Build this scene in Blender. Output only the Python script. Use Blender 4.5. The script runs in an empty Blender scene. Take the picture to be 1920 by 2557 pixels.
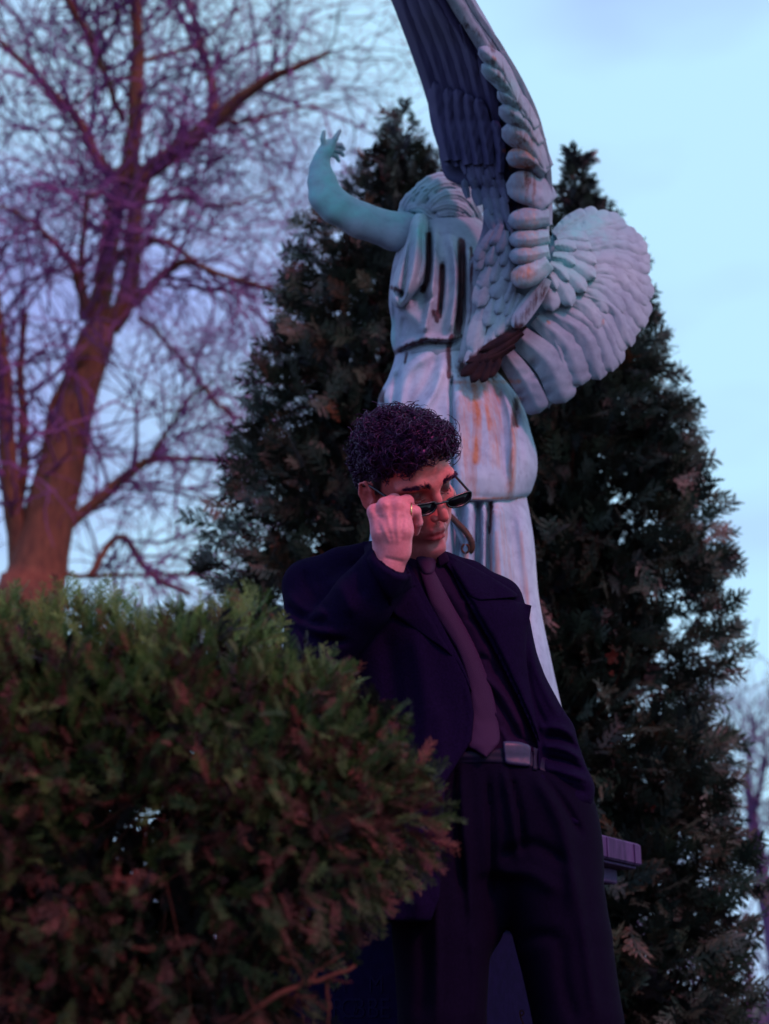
import bpy, math, random
import numpy as np
from mathutils import Vector, Matrix

rng = np.random.default_rng(7)
random.seed(7)
SC = bpy.context.scene
COL = SC.collection

# ------------------------------------------------------------------ camera
PITCH = math.radians(19.0)
FPX = 3550.0                      # focal length in pixels of the 1920 x 2557 photograph
CAM = np.array([0.0, 0.0, 0.60])
CF = np.array([0.0, math.cos(PITCH), math.sin(PITCH)])
CU = np.array([0.0, -math.sin(PITCH), math.cos(PITCH)])
cd = bpy.data.cameras.new('camera')
cam = bpy.data.objects.new('camera', cd)
COL.objects.link(cam)
cam.location = CAM
cam.rotation_euler = (math.pi / 2 + PITCH, 0, 0)
cd.sensor_fit = 'VERTICAL'
cd.sensor_height = 36.0
cd.lens = 36.0 * FPX / 2557.0
cd.clip_start = 0.05
cd.clip_end = 2000
cd.dof.use_dof = True
cd.dof.focus_distance = 2.92
cd.dof.aperture_fstop = 3.1
SC.camera = cam

# ------------------------------------------------------------------ sky and sun
SUN_DIR = Vector((0.56, -0.56, 0.72)).normalized()        # towards the sun
SUN_ELEV = math.asin(SUN_DIR.z)
SUN_ROT = math.atan2(SUN_DIR.x, SUN_DIR.y)
world = bpy.data.worlds.new('World')
SC.world = world
world.use_nodes = True
wn, wl = world.node_tree.nodes, world.node_tree.links
wn.clear()
wo = wn.new('ShaderNodeOutputWorld')
bg = wn.new('ShaderNodeBackground')
sky = wn.new('ShaderNodeTexSky')
sky.sky_type = 'NISHITA'
sky.sun_disc = False
sky.sun_elevation = SUN_ELEV
sky.sun_rotation = SUN_ROT
tc = wn.new('ShaderNodeTexCoord')
mp = wn.new('ShaderNodeMapping')
mp.inputs['Scale'].default_value = (1.0, 1.0, 2.2)
nz = wn.new('ShaderNodeTexNoise')
nz.inputs['Scale'].default_value = 2.1
nz.inputs['Detail'].default_value = 4
nz.inputs['Roughness'].default_value = 0.5
rp = wn.new('ShaderNodeValToRGB')
rp.color_ramp.elements[0].position = 0.34
rp.color_ramp.elements[0].color = (3.9, 4.9, 9.8, 1)
rp.color_ramp.elements[1].position = 0.60
rp.color_ramp.elements[1].color = (5.9, 9.5, 12.2, 1)
mx = wn.new('ShaderNodeMix')
mx.data_type = 'RGBA'
mx.inputs[0].default_value = 0.88
bg.inputs['Strength'].default_value = 0.10
wl.new(tc.outputs['Generated'], mp.inputs['Vector'])
wl.new(mp.outputs['Vector'], nz.inputs['Vector'])
sx_ = wn.new('ShaderNodeSeparateXYZ')
ma = wn.new('ShaderNodeMath')
ma.operation = 'MULTIPLY_ADD'
ma.inputs[1].default_value = 0.30                 # the overcast is thicker and more violet towards one side
wl.new(tc.outputs['Generated'], sx_.inputs[0])
wl.new(sx_.outputs['X'], ma.inputs[0])
wl.new(nz.outputs['Fac'], ma.inputs[2])
wl.new(ma.outputs[0], rp.inputs['Fac'])
wl.new(sky.outputs['Color'], mx.inputs[6])
wl.new(rp.outputs['Color'], mx.inputs[7])
wl.new(mx.outputs[2], bg.inputs['Color'])
wl.new(bg.outputs['Background'], wo.inputs['Surface'])

sd = bpy.data.lights.new('sun', 'SUN')
sd.energy = 2.0
sd.angle = math.radians(11)
sd.color = (1.0, 0.22, 0.36)
sun = bpy.data.objects.new('sun', sd)
COL.objects.link(sun)
sun.location = (4, -5, 8)
sun.rotation_euler = SUN_DIR.to_track_quat('Z', 'Y').to_euler()

SC.view_settings.view_transform = 'Standard'
SC.view_settings.look = 'None'
SC.view_settings.exposure = 0.0
SC.view_settings.gamma = 1.0
SC.view_settings.use_curve_mapping = False
SC.cycles.use_denoising = True
SC.cycles.max_bounces = 6
SC.cycles.diffuse_bounces = 3
SC.cycles.glossy_bounces = 3
SC.cycles.transparent_max_bounces = 8


# ------------------------------------------------------------------ geometry helpers
def P(px, py, Y):
    """the world point at world distance Y that the photograph shows at pixel (px, py)"""
    px, py, Y = np.broadcast_arrays(np.asarray(px, float), np.asarray(py, float), np.asarray(Y, float))
    a = (px - 960.0) / FPX
    b = (1278.5 - py) / FPX
    ry = CF[1] + CU[1] * b
    rz = CF[2] + CU[2] * b
    t = Y / ry
    return np.stack([CAM[0] + a * t, CAM[1] + Y, CAM[2] + rz * t], -1)


def scale_at(py, Y):
    """pixels per metre at that height and distance"""
    b = (1278.5 - np.asarray(py, float)) / FPX
    return FPX / (np.asarray(Y, float) / (CF[1] + CU[1] * b))


def catmull(pts, n):
    pts = np.asarray(pts, float)
    k = len(pts)
    if k == 2:
        t = np.linspace(0, 1, n)[:, None]
        return pts[0] * (1 - t) + pts[1] * t
    ext = np.vstack([2 * pts[0] - pts[1], pts, 2 * pts[-1] - pts[-2]])
    u = np.linspace(0, k - 1, n)
    i = np.minimum(u.astype(int), k - 2)
    t = (u - i)[:, None]
    p0, p1, p2, p3 = ext[i], ext[i + 1], ext[i + 2], ext[i + 3]
    return 0.5 * ((2 * p1) + (-p0 + p2) * t + (2 * p0 - 5 * p1 + 4 * p2 - p3) * t * t + (-p0 + 3 * p1 - 3 * p2 + p3) * t ** 3)


def pint(x, xs, ys):
    return np.interp(x, xs, ys)


def sint(x, xs, ys):
    """smooth monotone-ish interpolation"""
    xs = np.asarray(xs, float)
    ys = np.asarray(ys, float)
    x = np.asarray(x, float)
    m = np.gradient(ys, xs)
    i = np.clip(np.searchsorted(xs, x) - 1, 0, len(xs) - 2)
    h = xs[i + 1] - xs[i]
    t = np.clip((x - xs[i]) / h, 0, 1)
    return ((2 * t ** 3 - 3 * t ** 2 + 1) * ys[i] + (t ** 3 - 2 * t ** 2 + t) * h * m[i]
            + (-2 * t ** 3 + 3 * t ** 2) * ys[i + 1] + (t ** 3 - t ** 2) * h * m[i + 1])


def vnoise(p, seed=0):
    """value noise in 0..1 for an (N,3) array"""
    p = np.asarray(p, float)
    i = np.floor(p).astype(np.int64)
    f = p - i
    f = f * f * (3 - 2 * f)

    def h(ix, iy, iz):
        n = (ix * 374761393 + iy * 668265263 + iz * 2147483647 + seed * 974711) & 0x7fffffff
        n = ((n ^ (n >> 13)) * 1274126177) & 0x7fffffff
        return ((n ^ (n >> 16)) & 0xffff) / 65535.0
    r = 0
    for dx in (0, 1):
        for dy in (0, 1):
            for dz in (0, 1):
                w = (f[:, 0] if dx else 1 - f[:, 0]) * (f[:, 1] if dy else 1 - f[:, 1]) * (f[:, 2] if dz else 1 - f[:, 2])
                r = r + w * h(i[:, 0] + dx, i[:, 1] + dy, i[:, 2] + dz)
    return r


def fbm(p, seed=0, oct=3):
    r, a, s = 0, 0.5, 0
    for o in range(oct):
        r = r + a * vnoise(np.asarray(p) * 2 ** o, seed + o)
        s += a
        a *= 0.5
    return r / s


def make_mesh(name, verts, faces, mat=None, smooth=True, attrs=None):
    """verts (N,3); faces: list of int arrays (M,3) or (M,4), or one array"""
    if isinstance(faces, np.ndarray):
        faces = [faces]
    faces = [np.asarray(f, np.int32) for f in faces if len(f)]
    me = bpy.data.meshes.new(name)
    me.vertices.add(len(verts))
    me.vertices.foreach_set('co', np.ascontiguousarray(verts, np.float32).ravel())
    nl = sum(f.size for f in faces)
    npoly = sum(len(f) for f in faces)
    me.loops.add(nl)
    me.polygons.add(npoly)
    me.loops.foreach_set('vertex_index', np.concatenate([f.ravel() for f in faces]))
    tot = np.concatenate([np.full(len(f), f.shape[1], np.int32) for f in faces])
    st = np.concatenate([[0], np.cumsum(tot)[:-1]]).astype(np.int32)
    me.polygons.foreach_set('loop_start', st)
    me.polygons.foreach_set('use_smooth', np.full(npoly, bool(smooth)))
    me.update(calc_edges=True)
    if attrs:
        for k, v in attrs.items():
            v = np.asarray(v, np.float32)
            if v.ndim == 2:
                a = me.attributes.new(k, 'FLOAT_COLOR', 'POINT')
                if v.shape[1] == 3:
                    v = np.hstack([v, np.ones((len(v), 1), np.float32)])
                a.data.foreach_set('color', np.ascontiguousarray(v).ravel())
            else:
                a = me.attributes.new(k, 'FLOAT', 'POINT')
                a.data.foreach_set('value', v)
    if mat:
        me.materials.append(mat)
    return me


def link(name, mesh, parent=None, loc=None):
    o = bpy.data.objects.new(name, mesh)
    COL.objects.link(o)
    if parent is not None:
        o.parent = parent
    if loc is not None:
        o.location = loc
    return o


def thing(name, label, cat, loc, group=None):
    o = bpy.data.objects.new(name, None)
    o.empty_display_size = 0.1
    COL.objects.link(o)
    o.location = loc
    o['label'] = label
    o['category'] = cat
    if group:
        o['group'] = group
    return o


def base_of(o):
    q = np.zeros(3)
    while o is not None:
        q = q + np.array(o.location)
        o = o.parent
    return q


def part(name, verts, faces, mat, parent, smooth=True, attrs=None, stuff=False, label=None):
    """verts in world space; linked under parent as one mesh"""
    me = make_mesh(name, np.asarray(verts) - base_of(parent), faces, mat, smooth, attrs)
    o = link(name, me, parent)
    if stuff:
        o['kind'] = 'stuff'
    if label:
        o['label'] = label
    return o


def grid_faces(n, m, close_m=False, off=0):
    """quads for an n x m vertex grid (row major)"""
    i = np.arange(n - 1)[:, None]
    j = np.arange(m if close_m else m - 1)[None, :]
    j2 = (j + 1) % m
    a = i * m + j
    b = i * m + j2
    c = (i + 1) * m + j2
    d = (i + 1) * m + j
    return np.stack([a, b, c, d], -1).reshape(-1, 4) + off


def tubes(paths, radii, sides=5, cap=True):
    """paths (N,K,3), radii (N,K) -> verts, quads"""
    paths = np.asarray(paths, float)
    if paths.ndim == 2:
        paths = paths[None]
    radii = np.broadcast_to(np.asarray(radii, float), paths.shape[:2])
    N, K, _ = paths.shape
    T = np.gradient(paths, axis=1)
    T /= np.linalg.norm(T, axis=2, keepdims=True) + 1e-12
    ref = np.zeros((N, 1, 3))
    mean = np.abs(paths[:, -1] - paths[:, 0])
    ref[np.arange(N), 0, np.argmin(mean, axis=1)] = 1
    A = np.cross(T, ref)
    A /= np.linalg.norm(A, axis=2, keepdims=True) + 1e-9
    B = np.cross(T, A)
    th = np.arange(sides) / sides * 2 * np.pi
    V = paths[:, :, None] + radii[:, :, None, None] * (A[:, :, None] * np.cos(th)[:, None] + B[:, :, None] * np.sin(th)[:, None])
    V = V.reshape(-1, 3)
    q = grid_faces(K, sides, True)
    Q = (q[None] + (np.arange(N) * K * sides)[:, None, None]).reshape(-1, 4)
    fs = [Q]
    if cap and sides == 4:
        e = np.array([[0, 1, 2, 3]])
        s0 = (e[None] + (np.arange(N) * K * sides)[:, None, None]).reshape(-1, 4)
        fs += [s0, (s0 + (K - 1) * sides)[:, ::-1]]
    return V, np.vstack(fs)


class Bag:
    """collects vertex/face blocks for one mesh"""
    def __init__(self):
        self.v, self.q, self.t, self.c, self.n = [], [], [], [], 0

    def add(self, v, f, c=None):
        f = np.asarray(f)
        (self.q if f.shape[1] == 4 else self.t).append(f + self.n)
        self.v.append(v)
        if c is not None:
            self.c.append(np.broadcast_to(np.asarray(c, float), (len(v), len(np.atleast_1d(c)) if np.ndim(c) < 2 else np.shape(c)[1])))
        self.n += len(v)

    def get(self):
        fs = []
        if self.q:
            fs.append(np.vstack(self.q))
        if self.t:
            fs.append(np.vstack(self.t))
        return np.vstack(self.v), fs, (np.vstack(self.c) if self.c else None)


def box(x0, x1, y0, y1, z0, z1, bev=0.0):
    """bevelled box as verts + quads/tris (bevel by shrinking three nested caps)"""
    c = np.array([(x0 + x1) / 2, (y0 + y1) / 2, (z0 + z1) / 2])
    h = np.array([(x1 - x0) / 2, (y1 - y0) / 2, (z1 - z0) / 2])
    b = min(bev, h.min() * 0.9)
    prof = [(-h[2], b), (-h[2] + b, 0), (h[2] - b, 0), (h[2], b)] if b else [(-h[2], 0), (h[2], 0)]
    V = []
    for z, s in prof:
        a = h[0] - s
        d = h[1] - s
        k = b * 0.6
        for x, y in ((-a + k, -d), (a - k, -d), (a, -d + k), (a, d - k), (a - k, d), (-a + k, d), (-a, d - k), (-a, -d + k)):
            V.append((c[0] + x, c[1] + y, c[2] + z))
    V = np.array(V)
    n = len(prof)
    q = grid_faces(n, 8, True)
    o = (n - 1) * 8
    caps = np.array([[7, 2, 1, 0], [6, 3, 2, 7], [5, 4, 3, 6]])
    return V, np.vstack([q, caps, caps[:, ::-1] + o])


# ---- signed distance modelling
class Field:
    def __init__(self, lo, hi, h):
        self.lo = np.array(lo, float)
        self.h = float(h)
        self.n = np.ceil((np.array(hi, float) - self.lo) / h).astype(int) + 1
        self.ax = [self.lo[k] + h * np.arange(self.n[k]) for k in range(3)]
        self.f = np.full(self.n, 1e3, np.float32)

    def sub(self, lo, hi):
        s = []
        for k in range(3):
            a = int(np.clip(np.floor((lo[k] - self.lo[k]) / self.h), 0, self.n[k]))
            b = int(np.clip(np.ceil((hi[k] - self.lo[k]) / self.h) + 1, 0, self.n[k]))
            s.append(slice(a, b))
        X = self.ax[0][s[0]][:, None, None]
        Y = self.ax[1][s[1]][None, :, None]
        Z = self.ax[2][s[2]][None, None, :]
        return tuple(s), X, Y, Z

    def put(self, s, d, k, op):
        a = self.f[s]
        if a.size == 0:
            return
        d = np.asarray(d, np.float32)
        if op == 'u':
            if k > 0:
                hh = np.maximum(k - np.abs(a - d), 0) / k
                self.f[s] = np.minimum(a, d) - hh * hh * k * 0.25
            else:
                self.f[s] = np.minimum(a, d)
        else:
            d = -d
            if k > 0:
                hh = np.maximum(k - np.abs(a - d), 0) / k
                self.f[s] = np.maximum(a, d) + hh * hh * k * 0.25
            else:
                self.f[s] = np.maximum(a, d)

    def ell(self, c, r, k=0.0, op='u', R=None):
        c = np.asarray(c, float)
        r = np.asarray(r, float)
        m = (r.max() if R is not None else r) + k + 2 * self.h
        s, X, Y, Z = self.sub(c - m, c + m)
        x, y, z = X - c[0], Y - c[1], Z - c[2]
        if R is not None:
            x, y, z = (R[0][0] * x + R[0][1] * y + R[0][2] * z, R[1][0] * x + R[1][1] * y + R[1][2] * z, R[2][0] * x + R[2][1] * y + R[2][2] * z)
        k0 = np.sqrt((x / r[0]) ** 2 + (y / r[1]) ** 2 + (z / r[2]) ** 2)
        k1 = np.sqrt((x / r[0] ** 2) ** 2 + (y / r[1] ** 2) ** 2 + (z / r[2] ** 2) ** 2) + 1e-9
        self.put(s, k0 * (k0 - 1) / k1, k, op)

    def cone(self, a, b, ra, rb, k=0.0, op='u', sq=(1, 1, 1)):
        a = np.asarray(a, float)
        b = np.asarray(b, float)
        m = max(ra, rb) * max(1, 1 / min(sq)) + k + 2 * self.h
        s, X, Y, Z = self.sub(np.minimum(a, b) - m, np.maximum(a, b) + m)
        q = np.asarray(sq, float)
        ba = (b - a) * q
        x, y, z = (X - a[0]) * q[0], (Y - a[1]) * q[1], (Z - a[2]) * q[2]
        t = np.clip((x * ba[0] + y * ba[1] + z * ba[2]) / (ba @ ba + 1e-12), 0, 1)
        d = np.sqrt((x - ba[0] * t) ** 2 + (y - ba[1] * t) ** 2 + (z - ba[2] * t) ** 2) - (ra + (rb - ra) * t)
        self.put(s, d, k, op)

    def chain(self, pts, rs, k=0.0, op='u', inner=None, sq=(1, 1, 1)):
        for i in range(len(pts) - 1):
            self.cone(pts[i], pts[i + 1], rs[i], rs[i + 1], k if (i == 0 or inner is None) else inner, op, sq)

    def column(self, rows, k=0.0, op='u', smooth=True, expo=2.0):
        """rows of (y, xL, xR, zc, hz): an elliptic column along axis 1"""
        r = np.array(rows, float)
        s, X, Y, Z = self.sub((r[:, 1].min() - 40, r[0, 0], (r[:, 3] - r[:, 4]).min() - 40), (r[:, 2].max() + 40, r[-1, 0], (r[:, 3] + r[:, 4]).max() + 40))
        y = self.ax[1][s[1]]
        g = [sint(y, r[:, 0], r[:, i])[None, :, None] for i in range(1, 5)]
        hw = np.maximum((g[1] - g[0]) / 2, 1)
        xc = (g[1] + g[0]) / 2
        e = (np.abs((X - xc) / hw) ** expo + np.abs((Z - g[2]) / g[3]) ** expo) ** (1 / expo)
        d = (e - 1) * np.minimum(hw, g[3])
        d = np.maximum(d, np.maximum(r[0, 0] + self.h - Y, Y - r[-1, 0] + self.h))
        self.put(s, d, k, op)

    def mesh(self):
        return surface_nets(self.f, self.lo, self.h)

    def front(self):
        """first surface along axis 2, for every (axis 0, axis 1)"""
        neg = self.f < 0
        idx = np.argmax(neg, axis=2)
        has = neg.any(axis=2)
        z = self.ax[2][idx].astype(float)
        return np.where(has, z, np.nan)


def surface_nets(f, lo, h):
    neg = f < 0
    n = np.array(f.shape)
    cs = n - 1
    cnt = np.zeros(cs, np.int8)
    for dx in (0, 1):
        for dy in (0, 1):
            for dz in (0, 1):
                cnt += neg[dx:dx + cs[0], dy:dy + cs[1], dz:dz + cs[2]]
    act = (cnt > 0) & (cnt < 8)
    ci = np.argwhere(act)
    ids = np.full(cs, -1, np.int32)
    ids[act] = np.arange(len(ci))
    acc = np.zeros((len(ci), 3))
    num = np.zeros(len(ci))
    for ax in range(3):
        o1, o2 = [a for a in range(3) if a != ax]
        for u in (0, 1):
            for v in (0, 1):
                d = np.zeros(3, int)
                d[o1], d[o2] = u, v
                p = ci + d
                e = np.zeros(3, int)
                e[ax] = 1
                q = p + e
                fa = f[p[:, 0], p[:, 1], p[:, 2]]
                fb = f[q[:, 0], q[:, 1], q[:, 2]]
                cr = (fa < 0) != (fb < 0)
                t = np.where(cr, fa / np.where(cr, fa - fb, 1), 0)
                pt = d + np.outer(t, e)
                acc += pt * cr[:, None]
                num += cr
    V = lo + h * (ci + acc / num[:, None])
    quads = []
    for ax in range(3):
        o1, o2 = (ax + 1) % 3, (ax + 2) % 3
        s0 = [slice(None)] * 3
        s1 = [slice(None)] * 3
        s0[ax] = slice(0, n[ax] - 1)
        s1[ax] = slice(1, n[ax])
        ch = neg[tuple(s0)] != neg[tuple(s1)]
        for o in (o1, o2):
            sl = [slice(None)] * 3
            sl[o] = slice(1, n[o] - 1)
            m = np.zeros_like(ch)
            m[tuple(sl)] = ch[tuple(sl)]
            ch = m
        e = np.argwhere(ch)
        if not len(e):
            continue
        fl = neg[e[:, 0], e[:, 1], e[:, 2]]
        d1 = np.zeros(3, int)
        d1[o1] = 1
        d2 = np.zeros(3, int)
        d2[o2] = 1

        def g(p):
            return ids[p[:, 0], p[:, 1], p[:, 2]]
        Q = np.stack([g(e - d1 - d2), g(e - d2), g(e), g(e - d1)], -1)
        Q[~fl] = Q[~fl][:, ::-1]
        quads.append(Q)
    return V, np.vstack(quads)


def relax(V, Q, it=1, lam=0.5):
    for _ in range(it):
        acc = np.zeros_like(V)
        num = np.zeros(len(V))
        for a, b in ((0, 1), (1, 2), (2, 3), (3, 0)):
            for s, t in ((a, b), (b, a)):
                for k in range(3):
                    acc[:, k] += np.bincount(Q[:, s], V[Q[:, t], k], len(V))
                num += np.bincount(Q[:, s], minlength=len(V))
        V = V + lam * (acc / np.maximum(num, 1)[:, None] - V)
    return V


def normals(V, Q):
    n = np.cross(V[Q[:, 2]] - V[Q[:, 0]], V[Q[:, 3]] - V[Q[:, 1]])
    N = np.zeros_like(V)
    for i in range(4):
        for k in range(3):
            N[:, k] += np.bincount(Q[:, i], n[:, k], len(V))
    return N / (np.linalg.norm(N, axis=1, keepdims=True) + 1e-12)


def poly_dist(x, y, pts):
    """distance to a polyline and the position 0..1 along it"""
    pts = np.asarray(pts, float)
    best = np.full(x.shape, 1e9)
    tt = np.zeros(x.shape)
    n = len(pts) - 1
    for i in range(n):
        ax, ay = pts[i]
        bx, by = pts[i + 1]
        dx, dy = bx - ax, by - ay
        t = np.clip(((x - ax) * dx + (y - ay) * dy) / (dx * dx + dy * dy + 1e-9), 0, 1)
        d = np.hypot(x - ax - dx * t, y - ay - dy * t)
        m = d < best
        best = np.where(m, d, best)
        tt = np.where(m, (i + t) / n, tt)
    return best, tt


def poly_sd(x, y, pts):
    """signed distance to a closed polygon (negative inside)"""
    pts = np.asarray(pts, float)
    d, _ = poly_dist(x, y, np.vstack([pts, pts[:1]]))
    ins = np.zeros(x.shape, bool)
    n = len(pts)
    for i in range(n):
        x0, y0 = pts[i]
        x1, y1 = pts[(i + 1) % n]
        c = ((y0 > y) != (y1 > y)) & (x < (x1 - x0) * (y - y0) / (y1 - y0 + 1e-12) + x0)
        ins ^= c
    return np.where(ins, -d, d)


def strokes(V, Q, lst, unit=1.0):
    """V in (px, py, depth) space: raise (+) or cut (-) the camera side along drawn lines.
    stroke = (points, width px, height in depth units[, sharp])"""
    N = normals(V, Q)
    face = np.clip(-N[:, 2] * 1.6, 0, 1)
    out = np.zeros(len(V))
    for s in lst:
        pts = catmull(s[0], max(8, 5 * len(s[0])))
        w, a = s[1], s[2]
        e = s[3] if len(s) > 3 else 2.0
        lo = pts.min(0) - 3 * w
        hi = pts.max(0) + 3 * w
        m = np.where((V[:, 0] > lo[0]) & (V[:, 0] < hi[0]) & (V[:, 1] > lo[1]) & (V[:, 1] < hi[1]) & (face > 0))[0]
        if not len(m):
            continue
        d, t = poly_dist(V[m, 0], V[m, 1], pts)
        taper = np.clip(np.minimum(t, 1 - t) * 6 + 0.15, 0, 1)
        out[m] += a * np.exp(-(d / w) ** e) * taper
    V = V.copy()
    V[:, 2] -= out * face * unit
    return V


def loft(rows, n=60, m=48, expo=2.2, disp=None):
    """silhouette rows (py, xL, xR, depth centre, depth half) -> (px,py,depth) verts and quads with closed ends"""
    r = np.array(rows, float)
    y = np.linspace(r[0, 0], r[-1, 0], n)
    g = [sint(y, r[:, 0], r[:, i]) for i in range(1, 5)]
    th = np.arange(m) / m * 2 * np.pi
    c, s = np.cos(th), np.sin(th)
    ce = np.sign(c) * np.abs(c) ** (2 / expo)
    se = np.sign(s) * np.abs(s) ** (2 / expo)
    xc = (g[0] + g[1]) / 2
    hw = (g[1] - g[0]) / 2
    X = xc[:, None] + hw[:, None] * ce
    D = g[2][:, None] + g[3][:, None] * se
    Yp = np.broadcast_to(y[:, None], X.shape)
    V = np.stack([X, Yp, D], -1)
    if disp is not None:
        V = disp(V, th)
    V = V.reshape(-1, 3)
    q = grid_faces(n, m, True)
    top = V[:m].mean(0)
    bot = V[-m:].mean(0)
    V = np.vstack([V, top, bot])
    a = np.arange(m)
    b = (a + 1) % m
    t1 = np.stack([np.full(m, len(V) - 2), b, a, a], -1)
    t2 = np.stack([np.full(m, len(V) - 1), (n - 1) * m + a, (n - 1) * m + b, (n - 1) * m + b], -1)
    return V, q, [t1[:, :3], t2[:, :3]]


def patch(left, right, dfun, thick, nu=16, nv=30, bulge=0.0, edge=0.35, proud=0.0):
    """a solid panel between two drawn edges; dfun(px,py) gives its depth; thickness in depth units"""
    L = catmull(left, nv)
    R = catmull(right, nv)
    u = np.linspace(0, 1, nu)
    X = L[:, None, 0] * (1 - u) + R[:, None, 0] * u
    Yp = L[:, None, 1] * (1 - u) + R[:, None, 1] * u
    D = dfun(X, Yp)
    b = 1 - (2 * u - 1) ** 2
    rim = np.minimum(1, np.minimum(u, 1 - u) * nu * edge)[None, :] * np.minimum(1, np.minimum(np.arange(nv), np.arange(nv)[::-1])[:, None] * edge + 0.001)
    front = D - proud - bulge * b - thick * (rim - 1) * 0 - thick * (0.35 + 0.65 * np.sqrt(np.clip(rim, 0, 1)))
    back = D - proud
    V = np.vstack([np.stack([X, Yp, front], -1).reshape(-1, 3), np.stack([X, Yp, back], -1).reshape(-1, 3)])
    q = grid_faces(nv, nu)
    k = nu * nv
    qs = [q[:, ::-1], q + k]
    bd = np.concatenate([np.arange(nu), np.arange(1, nv) * nu + nu - 1, (nv - 1) * nu + np.arange(nu - 2, -1, -1), np.arange(nv - 2, 0, -1) * nu])
    b2 = np.roll(bd, -1)
    qs.append(np.stack([bd, b2, b2 + k, bd + k], -1))
    return V, np.vstack(qs)


# ------------------------------------------------------------------ material helpers
def new_mat(name):
    m = bpy.data.materials.new(name)
    m.use_nodes = True
    nt = m.node_tree
    b = nt.nodes['Principled BSDF']
    return m, nt.nodes, nt.links, b


def noise_node(n, l, scale, detail=5, rough=0.6, vec=None, stretch=None):
    t = n.new('ShaderNodeTexNoise')
    t.inputs['Scale'].default_value = scale
    t.inputs['Detail'].default_value = detail
    t.inputs['Roughness'].default_value = rough
    if stretch:
        c = n.new('ShaderNodeTexCoord')
        mpn = n.new('ShaderNodeMapping')
        mpn.inputs['Scale'].default_value = stretch
        l.new(c.outputs['Object'], mpn.inputs['Vector'])
        l.new(mpn.outputs['Vector'], t.inputs['Vector'])
    else:
        c = n.new('ShaderNodeTexCoord')
        l.new(c.outputs['Object'], t.inputs['Vector'])
    return t


def ramp(n, l, src, stops):
    r = n.new('ShaderNodeValToRGB')
    els = r.color_ramp.elements
    while len(els) > 1:
        els.remove(els[-1])
    els[0].position, els[0].color = stops[0][0], (*stops[0][1], 1)
    for p, c in stops[1:]:
        e = els.new(p)
        e.color = (*c, 1)
    l.new(src, r.inputs['Fac'])
    return r


def mixc(n, l, fac, a, b, mode='MIX'):
    m = n.new('ShaderNodeMix')
    m.data_type = 'RGBA'
    m.blend_type = mode
    for s, v in ((0, fac), (6, a), (7, b)):
        if hasattr(v, 'is_linked'):
            l.new(v, m.inputs[s])
        elif s == 0:
            m.inputs[0].default_value = v
        else:
            m.inputs[s].default_value = (*v, 1)
    return m.outputs[2]


def bump(n, l, b, src, strength, dist=0.002):
    k = n.new('ShaderNodeBump')
    k.inputs['Strength'].default_value = strength
    k.inputs['Distance'].default_value = dist
    l.new(src, k.inputs['Height'])
    l.new(k.outputs['Normal'], b.inputs['Normal'])
    return k


def mat_simple(name, c1, c2, scale, rough=0.8, bmp=0.3, bdist=0.002, sheen=0.0, spec=0.3, stretch=None):
    m, n, l, b = new_mat(name)
    t = noise_node(n, l, scale, stretch=stretch)
    r = ramp(n, l, t.outputs['Fac'], [(0.3, c1), (0.7, c2)])
    l.new(r.outputs['Color'], b.inputs['Base Color'])
    b.inputs['Roughness'].default_value = rough
    b.inputs['Specular IOR Level'].default_value = spec
    if sheen:
        b.inputs['Sheen Weight'].default_value = sheen
        b.inputs['Sheen Roughness'].default_value = 0.5
        b.inputs['Sheen Tint'].default_value = (0.5, 0.3, 0.9, 1)
    bump(n, l, b, t.outputs['Fac'], bmp, bdist)
    return m


def mat_attr(name, rough=0.7, spec=0.25, vary=0.35, scale=60, trans=0.0, bmp=0.0):
    """colour comes from the mesh's own 'col' attribute, mottled by a noise"""
    m, n, l, b = new_mat(name)
    a = n.new('ShaderNodeAttribute')
    a.attribute_name = 'col'
    t = noise_node(n, l, scale, 4)
    r = ramp(n, l, t.outputs['Fac'], [(0.3, (1 - vary,) * 3), (0.7, (1 + vary,) * 3)])
    c = mixc(n, l, 1.0, a.outputs['Color'], r.outputs['Color'], 'MULTIPLY')
    l.new(c, b.inputs['Base Color'])
    b.inputs['Roughness'].default_value = rough
    b.inputs['Specular IOR Level'].default_value = spec
    if bmp:
        bump(n, l, b, t.outputs['Fac'], bmp)
    return m


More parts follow.
